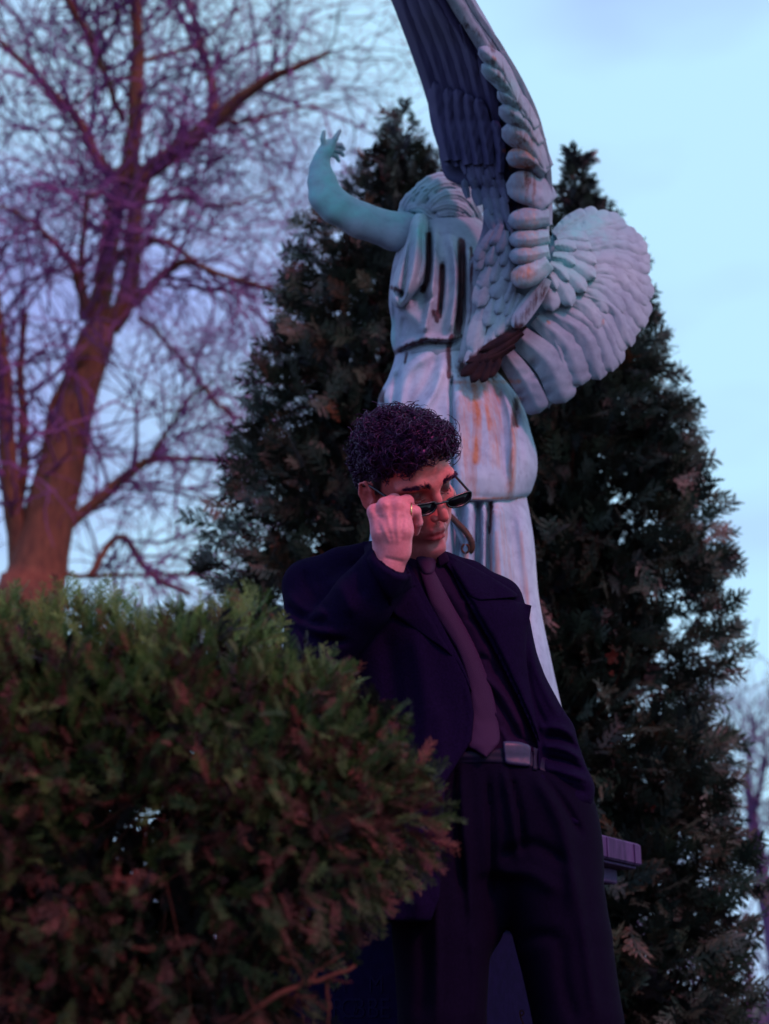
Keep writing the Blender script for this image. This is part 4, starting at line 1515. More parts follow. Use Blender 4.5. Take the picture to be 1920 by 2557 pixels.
LIMBS = [
    [(255, 840, 66), (252, 760, 56), (262, 680, 52), (282, 560, 50), (300, 480, 50), (318, 420, 50)],
    [(270, 820, 62), (310, 760, 50), (330, 640, 42), (345, 530, 42), (372, 440, 48)],
    [(305, 460, 46), (318, 380, 44), (324, 280, 40), (326, 150, 34), (316, 60, 28), (310, -60, 22)],
    [(330, 440, 44), (385, 420, 46), (455, 360, 44), (528, 292, 42), (600, 222, 30), (690, 165, 20), (820, 110, 10)],
    [(535, 285, 30), (528, 230, 26), (508, 120, 20), (482, 20, 15), (470, -60, 12)],
    [(278, 440, 36), (240, 390, 28), (205, 320, 25), (170, 272, 25), (125, 225, 22), (70, 165, 18), (-10, 95, 13)],
    [(268, 180, 20), (245, 130, 19), (212, 60, 17), (170, -40, 13)],
    [(310, 300, 18), (262, 170, 18), (225, 110, 16), (180, 20, 10)],
    [(215, 800, 40), (205, 730, 26), (180, 670, 20), (120, 600, 14), (40, 540, 9), (-30, 520, 6)],
    [(330, 760, 30), (375, 710, 24), (430, 665, 20), (470, 650, 16), (560, 690, 13), (700, 735, 8)],
    [(252, 760, 18), (262, 700, 18), (296, 635, 17), (350, 592, 16), (410, 590, 15), (455, 620, 13), (490, 650, 12), (600, 690, 9), (720, 720, 6)],
    [(205, 740, 16), (215, 620, 14), (222, 500, 13), (250, 470, 12)],
    [(345, 510, 14), (440, 500, 10), (560, 520, 8), (690, 470, 5)],
    [(520, 300, 14), (620, 300, 10), (760, 270, 6), (860, 265, 4)],
    [(345, 160, 12), (420, 130, 11), (480, 115, 9), (560, 40, 6), (640, -10, 4)],
    [(330, 190, 12), (250, 210, 10), (160, 250, 7), (60, 235, 5)],
    [(225, 100, 12), (290, 50, 10), (330, 10, 7)],
    [(345, 790, 15), (420, 850, 11), (500, 950, 9), (560, 1010, 6), (640, 1080, 4)],
    [(140, 1370, 46), (180, 1300, 34), (250, 1240, 28), (320, 1170, 26), (372, 1140, 20), (460, 1143, 15), (560, 1148, 12), (640, 1150, 9)],
    [(378, 1138, 13), (430, 1060, 10), (490, 985, 8), (520, 960, 6)],
    [(490, 950, 13), (545, 1010, 11), (600, 1060, 10), (680, 1110, 7)],
    [(55, 1420, 70), (36, 1280, 46), (28, 1120, 42), (14, 960, 40), (0, 860, 36), (-20, 740, 26)],
    [(40, 1300, 26), (58, 1180, 28), (58, 1050, 26), (52, 930, 20), (60, 790, 14)],
    [(110, 1220, 22), (120, 1060, 18), (135, 980, 16), (180, 915, 14), (215, 880, 12)],
    [(225, 1440, 22), (255, 1385, 18), (290, 1345, 17), (318, 1346, 18), (352, 1405, 19), (410, 1450, 18), (470, 1480, 15)],
    [(160, 1430, 14), (260, 1440, 12), (400, 1440, 9), (520, 1460, 6)],
]
bare_tree('big bare reddish tree with spreading limbs behind the hedge', 16.0,
          [(70, 1560, 92), (88, 1460, 78), (112, 1340, 66), (150, 1180, 58), (185, 1030, 50), (222, 900, 46), (250, 830, 40), (262, 790, 20)], LIMBS, 5, M['bark'], M['twig'], 8.0, 1.9, 1.4, None, 0.0105)
bare_tree('hazy bare tree far off at the right, beyond the arborvitae', 30.0, [(1935, 2380, 22), (1905, 2200, 20), (1880, 2050, 14), (1865, 1950, 8)],
          [[(1905, 2200, 18), (1945, 2080, 12), (1990, 1930, 7)], [(1885, 2080, 14), (1870, 1930, 10), (1885, 1800, 6)], [(1880, 2050, 12), (1905, 1930, 9), (1930, 1820, 5)], [(1905, 2190, 12), (1850, 2110, 8), (1800, 2040, 5)], [(1910, 2230, 12), (1980, 2170, 9), (2040, 2050, 5)]], 8, M['farwood'], M['farwood'], 7.5, 2.4, 1.0, None, 0.024)

# far thicket along the horizon
r = np.random.default_rng(77)
B = Bag()
n = 950
bx = r.uniform(-40, 44, n)
by = r.uniform(34, 46, n)
hgt = r.uniform(1.6, 4.4, n) * (0.75 + 0.6 * vnoise(np.stack([bx * 0.25, by * 0.1, bx * 0], -1), 4))
u = np.linspace(0, 1, 5)
paths = np.stack([bx[:, None] + r.normal(size=(n, 1)) * u * 1.3, by[:, None] + r.normal(size=(n, 1)) * u, hgt[:, None] * u + 0 * bx[:, None]], -1)
paths += np.cumsum(r.normal(size=paths.shape) * 0.06, axis=1)
v, q = tubes(paths, np.linspace(0.06, 0.012, 5)[None] * np.ones((n, 1)), 3)
B.add(v, q)
for pa, ra in twig_cloud(list(paths[:420]), [np.linspace(0.03, 0.012, 5)] * 420, r, 1.2, 0.9, 2, 0.02, 0.02):
    v, q = tubes(pa[:, ::2], np.maximum(ra[:, ::2], 0.010), 3)
    B.add(v, q)
v, f, _ = B.get()
to = link('far_thicket', make_mesh('far_thicket', v, f, M['farwood'], False))
to['kind'] = 'stuff'

# ------------------------------------------------------------------ juniper hedge in the foreground
HP = np.array([(-420, 1500), (-200, 1470), (0, 1468), (60, 1462), (120, 1480), (200, 1470), (255, 1462), (330, 1478), (400, 1482), (500, 1492), (560, 1500), (620, 1478), (680, 1480), (712, 1510), (700, 1555), (760, 1590), (850, 1612), (905, 1660), (945, 1702), (1000, 1725),
               (1050, 1770), (1085, 1800), (1105, 1850), (1085, 1905), (1092, 1960), (1125, 2030), (1105, 2110), (1062, 2185), (1000, 2270), (952, 2325), (900, 2350), (850, 2400), (830, 2480), (830, 2560), (830, 3300), (-420, 3300)], float)
hedge = thing('juniper_hedge', 'green and red-brown juniper hedge in the foreground, in front of the man', 'hedge', P(300, 3000, 2.1) * np.array([1, 1, 0]))
r = np.random.default_rng(91)
N0 = 34000
hx = r.uniform(-230, 1130, N0)
hy = np.where(r.random(N0) < 0.88, r.uniform(1450, 2600, N0), r.uniform(2600, 3000, N0))
sdp = -poly_sd(hx, hy, HP)
sdp = sdp + 90 * (fbm(np.stack([hx / 85, hy / 85, hx * 0], -1), 23, 3) - 0.5)
ok = sdp > np.where((hx > 690) & (hy < 1900), 92, np.where(hy < 1600, 58, 50))
hx, hy, sdp = hx[ok], hy[ok], sdp[ok] - 40
b_ = np.clip(sdp, 0, 260) / 260
lum = fbm(np.stack([hx / 150, hy / 150, hx * 0], -1), 17, 3) - 0.5
half = 0.30 * np.sqrt(1 - (1 - b_) ** 2) + 0.02
dep = r.random(len(hx)) ** 0.9
back = r.random(len(hx)) < 0.22
Yh = 2.02 - half * (1 - 1.0 * dep) - 0.16 * lum
Yh = np.where(back, 2.02 + 0.75 * half * r.random(len(hx)), Yh)
hole = np.zeros(len(hx), bool)
for a, b, ra, rb, p_ in ((330, 2070, 68, 70, 0.985), (560, 2085, 46, 46, 0.96), (432, 2262, 76, 96, 0.99), (80, 2245, 30, 26, 0.8), (690, 2200, 36, 26, 0.75), (258, 1975, 34, 22, 0.7), (610, 2150, 30, 30, 0.8), (490, 2330, 36, 26, 0.7)):
    hole |= (((hx - a) / ra) ** 2 + ((hy - b) / rb) ** 2 < 1) & (r.random(len(hx)) < p_)
low = np.clip((hy - 2330) / 260, 0, 1) * np.clip((hx - 380) / 260, 0, 1)
hole |= r.random(len(hx)) < low * 0.8
hole |= r.random(len(hx)) < np.clip((hy - 2050) / 900, 0, 0.4)
hx, hy, Yh, sdp, dep, back, lum = (q[~hole] for q in (hx, hy, Yh, sdp, dep, back, lum))
order = np.argsort(Yh)
NH = 8600
if len(hx) > NH:
    pick = r.permutation(len(hx))[:NH]
    hx, hy, Yh, sdp, dep, back, lum = (q[pick] for q in (hx, hy, Yh, sdp, dep, back, lum))
n = len(hx)
pos = P(hx, hy, Yh)
e = 6.0
g = np.stack([poly_sd(hx + e, hy, HP) - poly_sd(hx - e, hy, HP), poly_sd(hx, hy + e, HP) - poly_sd(hx, hy - e, HP)], -1) / (2 * e)
edge = np.exp(-sdp / 90.0)[:, None]
d = np.stack([g[:, 0], np.zeros(n), -g[:, 1]], -1) * edge * 1.3
d[:, 1] += np.where(back, 0.7, -0.75) * (1 - edge[:, 0] * 0.7)
d[:, 2] += np.interp(hy, [1450, 1900, 2300], [0.75, 0.25, -0.25])
d[:, 0] += 0.12
d += r.normal(size=(n, 3)) * 0.38
size = r.uniform(0.024, 0.052, n)
gr = r.random((n, 1))
hue = fbm(np.stack([hx / 60, hy / 60, Yh * 20], -1), 41, 3)[:, None]
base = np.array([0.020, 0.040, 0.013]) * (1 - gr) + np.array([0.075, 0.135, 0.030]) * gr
base = base * (0.3 + 1.2 * hue) * np.interp(hy, [1500, 1700, 2050, 2400], [2.1, 1.35, 0.75, 0.4])[:, None]  # light on the hedge top and shade below painted into the leaves
tip = (np.array([0.12, 0.20, 0.04]) * (1 - gr) + np.array([0.20, 0.22, 0.06]) * gr) * np.interp(hy, [1500, 1750, 2100, 2400], [2.2, 1.3, 0.65, 0.35])[:, None]  # tips carry the same painted light and shade
pd = np.interp(hy, [1480, 1620, 1750, 2050, 2400], [0.06, 0.18, 0.40, 0.44, 0.5]) * np.clip(0.2 + 1.9 * (fbm(np.stack([hx / 90, hy / 90, Yh * 8], -1), 55, 2)[:, None][:, 0] - 0.1), 0, 1.4)
dead = r.random(n) < pd
low_shade = np.interp(hy, [1950, 2350], [1.0, 0.4])[:, None]  # dead sprays darkened downwards, shade put into their colour
base[dead] = (low_shade * 1.0 * np.array([0.045, 0.011, 0.012]) * (1 - gr) + low_shade * np.array([0.20, 0.055, 0.045]) * gr)[dead]
tip[dead] = (np.array([0.10, 0.028, 0.018]) * (1 - gr) + np.array([0.28, 0.10, 0.06]) * gr)[dead]
amt = np.clip(r.random(n) * 1.2 - 0.1, 0, 1)
# the sprays that show largest are parts of their own, the rest is one mass
front = np.where((~back) & (dep < 0.10) & (hx > 0) & (hx < 1120) & (hy < 2130))[0]
front = front[np.argsort(Yh[front])][:220]
rest = np.setdiff1d(np.arange(n), front)
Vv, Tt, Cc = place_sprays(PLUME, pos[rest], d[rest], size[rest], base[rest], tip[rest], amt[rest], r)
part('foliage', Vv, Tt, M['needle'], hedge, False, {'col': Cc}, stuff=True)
hb = base_of(hedge)
m = 3000                                                       # old woody growth that fills the heart of the hedge
fx, fy = r.uniform(-230, 1080, m), r.uniform(1520, 2700, m)
fs = -poly_sd(fx, fy, HP)
fo_ = fs > 150
for a, b, ra, rb, p_ in ((330, 2070, 84, 84, 0), (560, 2085, 66, 60, 0), (432, 2262, 92, 112, 0)):
    fo_ &= ((fx - a) / ra) ** 2 + ((fy - b) / rb) ** 2 > 1
fo_ &= ~((fx > 640) & (fy > 2280))
fx, fy = fx[fo_], fy[fo_]
m = len(fx)
fp = P(fx, fy, r.uniform(1.9, 2.2, m))
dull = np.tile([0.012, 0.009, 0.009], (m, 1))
v, t, c_ = place_sprays(DENSE, fp, r.normal(size=(m, 3)) + np.array([0, 0, 0.5]), r.uniform(0.05, 0.085, m), dull, dull, np.zeros(m), r)
part('inner_growth', v, t, M['needle'], hedge, False, {'col': c_}, stuff=True)
GC = [((0.045, 0.08, 0.022), (0.13, 0.17, 0.045)), ((0.035, 0.065, 0.024), (0.09, 0.14, 0.045)), ((0.065, 0.10, 0.028), (0.17, 0.17, 0.055))]
RC = [((0.05, 0.014, 0.012), (0.12, 0.032, 0.022)), ((0.10, 0.030, 0.022), (0.20, 0.065, 0.042))]
SPM = {}
for kind, cols in (('green', GC), ('dead', RC)):
    for ci, (c0, c1) in enumerate(cols):
        for pi in range(3):
            v, t, tp = PLUME[pi]
            tv = np.clip((tp - 0.45) / 0.55, 0, 1)[:, None]
            SPM[(kind, ci, pi)] = make_mesh('spray', v, t, M['needle'], False, {'col': np.array(c0) * (1 - tv) + np.array(c1) * tv})
BB = basis(d[front], r.normal(size=(len(front), 3)))
for k, i in enumerate(front):
    kind = 'dead' if dead[i] else 'green'
    me = SPM[(kind, int(r.integers(0, 2 if kind == 'dead' else 3)), int(r.integers(0, 3)))]
    o = link('spray', me, hedge)
    mt = Matrix(BB[k].tolist()).to_4x4()
    mt = Matrix.Translation(Vector(pos[i] - hb)) @ mt @ Matrix.Scale(float(size[i]) * 0.72, 4)
    o.matrix_local = mt
# bare inner wood
nb = 420
sx = r.uniform(-380, 900, nb)
sy = r.uniform(2200, 3000, nb)
s0 = P(sx, sy, r.uniform(1.95, 2.2, nb))
u = np.linspace(0, 1, 9)
dd = np.stack([r.normal(size=nb) * 0.5 + 0.25, r.normal(size=nb) * 0.35 - 0.1, r.uniform(0.15, 1.0, nb)], -1)
ln = r.uniform(0.12, 0.42, nb)
paths = s0[:, None] + dd[:, None] * u[None, :, None] * ln[:, None, None]
paths += np.cumsum(r.normal(size=paths.shape) * 0.006, axis=1)
pq = project(paths.reshape(-1, 3)).reshape(nb, -1, 2)
keep = (-poly_sd(pq[:, -1, 0], pq[:, -1, 1], HP) > 40) & (pq[:, :, 0].max(1) < 800)
v, q = tubes(paths[keep], (np.linspace(1, 0.35, 9)[None] * r.uniform(0.0012, 0.0032, keep.sum())[:, None]), 5)
part('inner_twigs', v, q, M['deadwood'], hedge, stuff=True)
for pts, rad in (([(560, 2575, 1.80), (640, 2520, 1.78), (720, 2470, 1.80), (770, 2452, 1.82), (830, 2435, 1.84), (886, 2412, 1.86)], 0.0042), ([(700, 2392, 1.80), (735, 2410, 1.80), (752, 2440, 1.80), (770, 2462, 1.81)], 0.0026), ([(818, 2445, 1.84), (818, 2480, 1.84), (822, 2510, 1.84), (820, 2560, 1.84)], 0.0022),
                 ([(818, 2448, 1.84), (850, 2450, 1.83), (880, 2452, 1.83)], 0.0014), ([(735, 2486, 1.8), (790, 2491, 1.8)], 0.0014), ([(640, 2525, 1.78), (620, 2490, 1.77), (612, 2440, 1.77)], 0.0018), ([(770, 2452, 1.82), (800, 2420, 1.84), (860, 2380, 1.85)], 0.0018)):
    k = catmull(pts, 14)
    w = P(k[:, 0], k[:, 1], k[:, 2])
    w[1:-1] += r.normal(size=(12, 3)) * 0.0012
    v, q = tubes(w[None], np.linspace(rad, rad * 0.5, 14)[None], 6)
    part('bare_twig', v, q, M['deadwood'], hedge)
# main stems down to the soil
for sxp in (-150, 160, 420, 620):
    k = catmull([P(sxp + 60, 2200, 2.02), P(sxp + 20, 2700, 2.06), np.array([*(P(sxp, 3000, 2.08)[:2]), -0.03])], 10)
    v, q = tubes(k[None], np.linspace(0.010, 0.022, 10)[None], 7)
    part('stem', v, q, M['bark'], hedge)

# ------------------------------------------------------------------ the man
MN = Space(2.60, 1275.0)
HS = 1.025
HR = np.array([[-0.82619354, 0.56134283, -0.0479422], [-0.37377402, -0.60981459, -0.69886991], [-0.42154147, -0.55948226, 0.71364024]])
HC = np.array([0.04438354, 2.6, 1.53955747])
man = thing('person', 'man in dark overcoat, plum shirt and tie, head bowed, touching his sunglasses', 'person', P(1250, 3560, 2.43) * np.array([1, 1, 0]))


def hw(p):
    return HC + (np.asarray(p, float) * HS) @ HR.T


def to_head(W):
    return ((np.asarray(W) - HC) @ HR) / HS


def to_mn(W):
    W = np.asarray(W)
    q = project(W)
    return np.hstack([q, ((W[:, 1] - MN.Y0) * MN.S)[:, None]])


# head and neck
H = Field((-0.10, -0.130, -0.21), (0.10, 0.140, 0.145), 0.0023)
H.ell((0, -0.016, 0.050), (0.0735, 0.096, 0.082))
H.ell((0, 0.030, 0.055), (0.060, 0.058, 0.060), 0.02)
H.ell((0, 0.030, -0.020), (0.0565, 0.056, 0.072), 0.03)
for s in (-1, 1):
    H.chain([(s * 0.058, -0.008, -0.010), (s * 0.054, 0.000, -0.058), (s * 0.034, 0.045, -0.086), (s * 0.011, 0.074, -0.094)], [0.016, 0.016, 0.017, 0.0165], 0.022, inner=0.012)
    H.ell((s * 0.046, 0.055, -0.004), (0.022, 0.024, 0.018), 0.018)
    H.ell((s * 0.039, 0.046, -0.044), (0.020, 0.026, 0.030), 0.02)
H.ell((0, 0.079, -0.094), (0.021, 0.016, 0.0155), 0.014)
H.ell((0, 0.064, -0.050), (0.034, 0.030, 0.032), 0.018)
for s in (-1, 1):
    H.chain([(s * 0.012, 0.0845, 0.043), (s * 0.034, 0.079, 0.048), (s * 0.054, 0.060, 0.042)], [0.013, 0.0145, 0.0115], 0.014, inner=0.008)
    H.ell((s * 0.033, 0.0985, 0.026), (0.022, 0.0235, 0.0145), 0.012, 's')
    H.ell((s * 0.032, 0.0670, 0.025), (0.0155, 0.0155, 0.0138), 0.004)
    H.chain([(s * 0.019, 0.0815, 0.0185), (s * 0.032, 0.0862, 0.0165), (s * 0.045, 0.078, 0.0195)], [0.0016, 0.0018, 0.0014], 0.003, 'u', 0.001)
    H.chain([(s * 0.020, 0.0855, 0.0345), (s * 0.033, 0.0845, 0.0375), (s * 0.046, 0.0760, 0.0345)], [0.0012, 0.0014, 0.0012], 0.003, 's', 0.001)
H.chain([(0, 0.083, 0.040), (0, 0.098, 0.018), (0, 0.1125, -0.004), (0, 0.1165, -0.013)], [0.0080, 0.0070, 0.0082, 0.0098], 0.011, inner=0.006)
for s in (-1, 1):
    H.ell((s * 0.0125, 0.1025, -0.018), (0.0068, 0.0095, 0.0068), 0.006)
    H.ell((s * 0.0065, 0.1085, -0.0265), (0.0040, 0.0060, 0.0040), 0.003, 's')
    H.chain([(s * 0.020, 0.094, -0.018), (s * 0.029, 0.082, -0.044)], [0.0012, 0.0016], 0.006, 's')
    H.chain([(s * 0.0035, 0.0985, -0.029), (s * 0.0045, 0.0975, -0.041)], [0.0010, 0.0012], 0.004)
H.chain([(-0.025, 0.0805, -0.0580), (-0.011, 0.0950, -0.0490), (0, 0.0965, -0.0490), (0.011, 0.0950, -0.0490), (0.025, 0.0805, -0.0580)], [0.0022, 0.0055, 0.0055, 0.0055, 0.0022], 0.004, inner=0.002)
H.chain([(-0.022, 0.0800, -0.0618), (-0.010, 0.0930, -0.0618), (0, 0.0945, -0.0624), (0.010, 0.0930, -0.0618), (0.022, 0.0800, -0.0618)], [0.0028, 0.0070, 0.0076, 0.0070, 0.0028], 0.004, inner=0.002)
H.chain([(-0.028, 0.0820, -0.0612), (-0.011, 0.1000, -0.0556), (0, 0.1018, -0.0556), (0.011, 0.1000, -0.0556), (0.028, 0.0820, -0.0612)], [0.0011, 0.0012, 0.0013, 0.0012, 0.0011], 0.0025, 's', 0.001)
H.ell((0, 0.0955, -0.0765), (0.020, 0.009, 0.0070), 0.008, 's')
for s in (-1, 1):                                               # ears
    Rm = np.array(Matrix.Rotation(s * 0.35, 3, 'Z') @ Matrix.Rotation(-0.22, 3, 'X'))
    H.ell((s * 0.0775, -0.012, 0.008), (0.0065, 0.0185, 0.0310), 0.006, 'u', Rm.T)
    hx_ = [(s * 0.077, 0.004, 0.006), (s * 0.083, 0.004, 0.024), (s * 0.0865, -0.010, 0.038), (s * 0.0885, -0.024, 0.030), (s * 0.0885, -0.028, 0.010), (s * 0.084, -0.019, -0.012), (s * 0.079, -0.006, -0.022)]
    H.chain(hx_, [0.0030, 0.0032, 0.0036, 0.0038, 0.0036, 0.0042, 0.0055], 0.004, inner=0.002)
    H.ell((s * 0.0900, -0.010, 0.006), (0.0100, 0.0095, 0.0150), 0.004, 's', Rm.T)
    H.ell((s * 0.0900, -0.016, 0.026), (0.0068, 0.0065, 0.0080), 0.003, 's', Rm.T)
    H.cone((s * 0.079, 0.002, 0.000), (s * 0.081, -0.001, -0.006), 0.0050, 0.0045, 0.003)
nb_ = to_head(MN.w(np.array([[1045.0, 1440.0, 108.0]])))[0]
na_ = np.array([0, -0.022, -0.050])
H.cone(na_, nb_, 0.055, 0.058, 0.024)
Vh, Qh = H.mesh()
Vh = relax(Vh, Qh, 1, 0.4)
lip = np.maximum(0, 1 - (np.abs(Vh[:, 0]) / 0.0275) ** 2) * np.exp(-((Vh[:, 2] + 0.0568) / (0.0106 - 0.10 * np.abs(Vh[:, 0]))) ** 4) * (Vh[:, 1] > 0.078)
stub = np.clip((-0.020 - Vh[:, 2]) / 0.03, 0, 1) * np.clip((Vh[:, 1] + 0.01) / 0.03, 0, 1) * np.clip((0.075 - np.abs(Vh[:, 0])) / 0.02, 0, 1) * (Vh[:, 2] > -0.125)
hl = np.interp(Vh[:, 1], [-0.12, -0.06, -0.02, 0.008, 0.022, 0.045, 0.075, 0.1], [-0.05, -0.045, 0.000, 0.002, 0.038, 0.066, 0.094, 0.11])
scalp = np.clip((Vh[:, 2] - hl) / 0.016, 0, 1) * (np.abs(Vh[:, 0]) < 0.0762)
skin = np.tile(np.array([0.70, 0.165, 0.165]), (len(Vh), 1))
red = np.exp(-(((np.abs(Vh[:, 0]) - 0.045) / 0.02) ** 2 + ((Vh[:, 2] + 0.012) / 0.022) ** 2)) * (Vh[:, 1] > 0.03) + np.exp(-((Vh[:, 2] + 0.012) / 0.012) ** 2 - (Vh[:, 0] / 0.016) ** 2) * (Vh[:, 1] > 0.09) + 0.8 * (np.abs(Vh[:, 0]) > 0.078)
skin = skin * (1 - 0.30 * red[:, None] * np.array([0.1, 0.8, 0.7]))
skin = skin * (1 - stub[:, None] * np.array([0.46, 0.38, 0.26]))
eye_shade = np.exp(-(((np.abs(Vh[:, 0]) - 0.032) / 0.018) ** 2 + ((Vh[:, 2] - 0.026) / 0.010) ** 2) ** 1.5) * (Vh[:, 1] > 0.05)
skin = skin * (1 - eye_shade[:, None] * np.array([0.72, 0.66, 0.55]))  # shade of the eye sockets painted into the skin colour
skin = skin * (1 - lip[:, None]) + lip[:, None] * np.array([0.62, 0.060, 0.085])
skin = skin * (1 - scalp[:, None]) + scalp[:, None] * np.array([0.035, 0.018, 0.026])
Wh = hw(Vh)

# hand raised to the temple: drawn in picture space
G = Field((895, 1205, -270), (1080, 1470, 40), 2.6)
G.chain([(940, 1470, -120), (968, 1412, -138), (985, 1372, -150)], [43, 40, 36], 10, inner=14)
KN = [(936, 1278, -168, 19), (962, 1262, -180, 20), (992, 1260, -180, 19.5), (1012, 1272, -172, 16)]
for i, (x, y, w, rr) in enumerate(KN):
    bx_ = 964 + i * 11
    G.chain([(bx_, 1376, -152), ((bx_ + x) / 2 + 2, (1376 + y) / 2, (-152 + w) / 2 - 9), (x, y, w)], [27, 25, rr], 18, inner=10)
G.ell((975, 1325, -142), (44, 52, 30), 20)
# index, middle and ring finger bend away towards the temple piece
for (x, y, w, rr), (dx, dy) in zip(KN[:3], ((26, -14), (22, -12), (24, -8))):
    G.chain([(x, y, w), (x + dx, y + dy, w + 52), (x + dx + 14, y + dy + 30, w + 88)], [rr, rr * 0.88, rr * 0.7], 7, inner=5)
# little finger hooks down beside the cheek
G.chain([(1012, 1272, -172), (1037, 1277, -160)], [16, 14.5], 6, inner=4)
G.chain([(1037, 1277, -160), (1043, 1304, -140), (1038, 1330, -116)], [14.5, 12.6, 9], 3, inner=5)
# thumb leaves the near side of the palm and closes against the temple piece
G.chain([(956, 1362, -140), (946, 1325, -106), (952, 1282, -86), (970, 1256, -92)], [24, 17, 14, 11], 14, inner=8)
Vg, Qg = G.mesh()
Vg = relax(Vg, Qg, 2, 0.45)
Vg = strokes(Vg, Qg, [([(975, 1360), (945, 1292)], 6, 2.6), ([(984, 1360), (966, 1275)], 6, 2.9), ([(994, 1362), (992, 1275)], 6, 2.6), ([(950, 1330), (950, 1285)], 8, -2.6), ([(975, 1340), (978, 1280)], 8, -2.6), ([(1000, 1340), (1006, 1285)], 8, -2.6),
                          ([(930, 1268), (942, 1284)], 6, -2.0), ([(956, 1254), (970, 1266)], 5, 1.6), ([(1030, 1298), (1046, 1300)], 3, -1.8), ([(1027, 1304), (1044, 1306)], 3, -1.5), ([(958, 1392), (1010, 1404)], 5, -2.0)])
Wg = MN.w(Vg)
ks = np.exp(-((Vg[:, 1] - 1266) / 16.0) ** 2)
skg = np.tile(np.array([0.68, 0.205, 0.25]), (len(Vg), 1)) * (1 - ks[:, None] * np.array([0.02, 0.16, 0.14]))
# torso and arms carried on under the clothes
Bd = Field((690, 1380, -220), (1500, 2120, 260), 11)
Bd.column([(1385, 985, 1110, 108, 66), (1430, 925, 1155, 104, 84), (1480, 800, 1240, 100, 96), (1600, 890, 1250, 98, 100), (1750, 930, 1290, 90, 92), (1880, 990, 1325, 78, 84), (2000, 985, 1390, 72, 98), (2100, 985, 1420, 66, 105)])
Bd.chain([(800, 1470, 95), (800, 1635, -10), (962, 1420, -134)], [42, 48, 36], 20, inner=10)
Bd.chain([(1225, 1500, 100), (1290, 1690, 108), (1378, 1842, 100), (1410, 2010, 20)], [42, 44, 42, 34], 20, inner=10)
Vb, Qb = Bd.mesh()
Wb = MN.w(Vb)
off1, off2 = len(Wh), len(Wh) + len(Wg)
part('body', np.vstack([Wh, Wg, Wb]), np.vstack([Qh, Qg + off1, Qb + off2]), M['skin'], man, True, {'col': np.vstack([skin, skg, np.tile([0.70, 0.165, 0.165], (len(Wb), 1))])})


def head_front(x, z):
    i = int(round((x - H.lo[0]) / H.h))
    k = int(round((z - H.lo[2]) / H.h))
    col = H.f[i, :, k]
    j = np.where(col < 0)[0]
    return H.ax[1][j[-1]] if len(j) else 0.08


# brows and lashes
r = np.random.default_rng(14)
bp = []
for s in (-1, 1):
    for i in range(460):
        t = r.random()
        x = s * (0.013 + 0.043 * t)
        z = 0.0425 + 0.0085 * math.sin(t * 2.3) - 0.004 * t + r.normal() * 0.0030 * (1 - 0.5 * t)
        y = head_front(x, z) + 0.0004
        p0 = np.array([x, y, z])
        dv = np.array([s * (0.35 + 0.7 * t), -0.2 * t, 0.75 - 0.9 * t]) + r.normal(size=3) * 0.12
        dv /= np.linalg.norm(dv)
        L_ = r.uniform(0.005, 0.0085)
        bp.append(np.array([p0, p0 + dv * L_ * 0.5 + np.array([0, 0.0012, 0]), p0 + dv * L_ + np.array([0, 0.0006, 0])]))
v, q = tubes(hw(np.array(bp)), np.array([[0.00045, 0.0004, 0.00015]]) * np.ones((len(bp), 1)), 3)
part('eyebrows', v, q, M['hair'], man)
lp = []
for s in (-1, 1):
    for t in np.linspace(0.05, 0.95, 22):
        x = s * (0.019 + 0.027 * t)
        z = 0.0172 - 0.0022 * math.sin(t * math.pi) + 0.001 * t
        p0 = np.array([x, head_front(x, z) - 0.0004, z])
        dv = np.array([s * (t - 0.4) * 0.6, 0.75, -0.65])
        lp.append(np.array([p0, p0 + dv * 0.0022, p0 + dv * 0.0042 + np.array([0, 0, 0.0005])]))
v, q = tubes(hw(np.array(lp)), np.array([[0.00045, 0.00035, 0.0001]]) * np.ones((len(lp), 1)), 3)
part('eyelashes', v, q, M['hair'], man)

# curly hair: a dense under-layer and ringlets on it
K = Field((-0.115, -0.150, -0.06), (0.115, 0.135, 0.185), 0.0034)
K.ell((0, -0.006, 0.081), (0.078, 0.096, 0.066))
K.ell((0, -0.044, 0.046), (0.0765, 0.074, 0.080), 0.02)
K.ell((0, 0.048, 0.108), (0.060, 0.046, 0.042), 0.015)
X_, Y_, Z_ = K.ax[0][:, None, None], K.ax[1][None, :, None], K.ax[2][None, None, :]
hlz = np.interp(Y_, [-0.15, -0.09, -0.045, -0.020, 0.006, 0.020, 0.045, 0.070, 0.1], [-0.045, -0.035, 0.012, 0.040, 0.048, 0.058, 0.072, 0.090, 0.104])
K.put((slice(None),) * 3, (Z_ - hlz - 0.006 * np.sin(Y_ * 160 + X_ * 110)) * 0.7 + 0 * X_, 0.012, 's')
lump = fbm(np.stack(np.broadcast_arrays(X_ * 36, Y_ * 36, Z_ * 36), -1).reshape(-1, 3), 6, 2).reshape(K.f.shape)
K.f = (K.f - 0.027 * (lump - 0.46)).astype(np.float32)
Vk, Qk = K.mesh()
Nk = normals(Vk, Qk)
hair = part('hair', hw(Vk), Qk, M['hair'], man)
r = np.random.default_rng(19)
NR = 2600
sel = r.integers(0, len(Vk), NR)
p0 = Vk[sel]
nn = Nk[sel]
cl_dir = r.normal(size=(400, 3))
cl_id0 = (np.floor((p0 + 1) / 0.017).astype(int) @ np.array([73, 179, 283])) % 400
tn = np.cross(nn, cl_dir[cl_id0] + 0.35 * r.normal(size=(NR, 3)))
tn /= np.linalg.norm(tn, axis=1, keepdims=True)
ax_ = nn * r.uniform(-0.1, 0.75, (NR, 1)) + tn * r.uniform(0.3, 1.0, (NR, 1))
ax_ /= np.linalg.norm(ax_, axis=1, keepdims=True)
s1 = np.cross(ax_, nn)
s1 /= np.linalg.norm(s1, axis=1, keepdims=True) + 1e-9
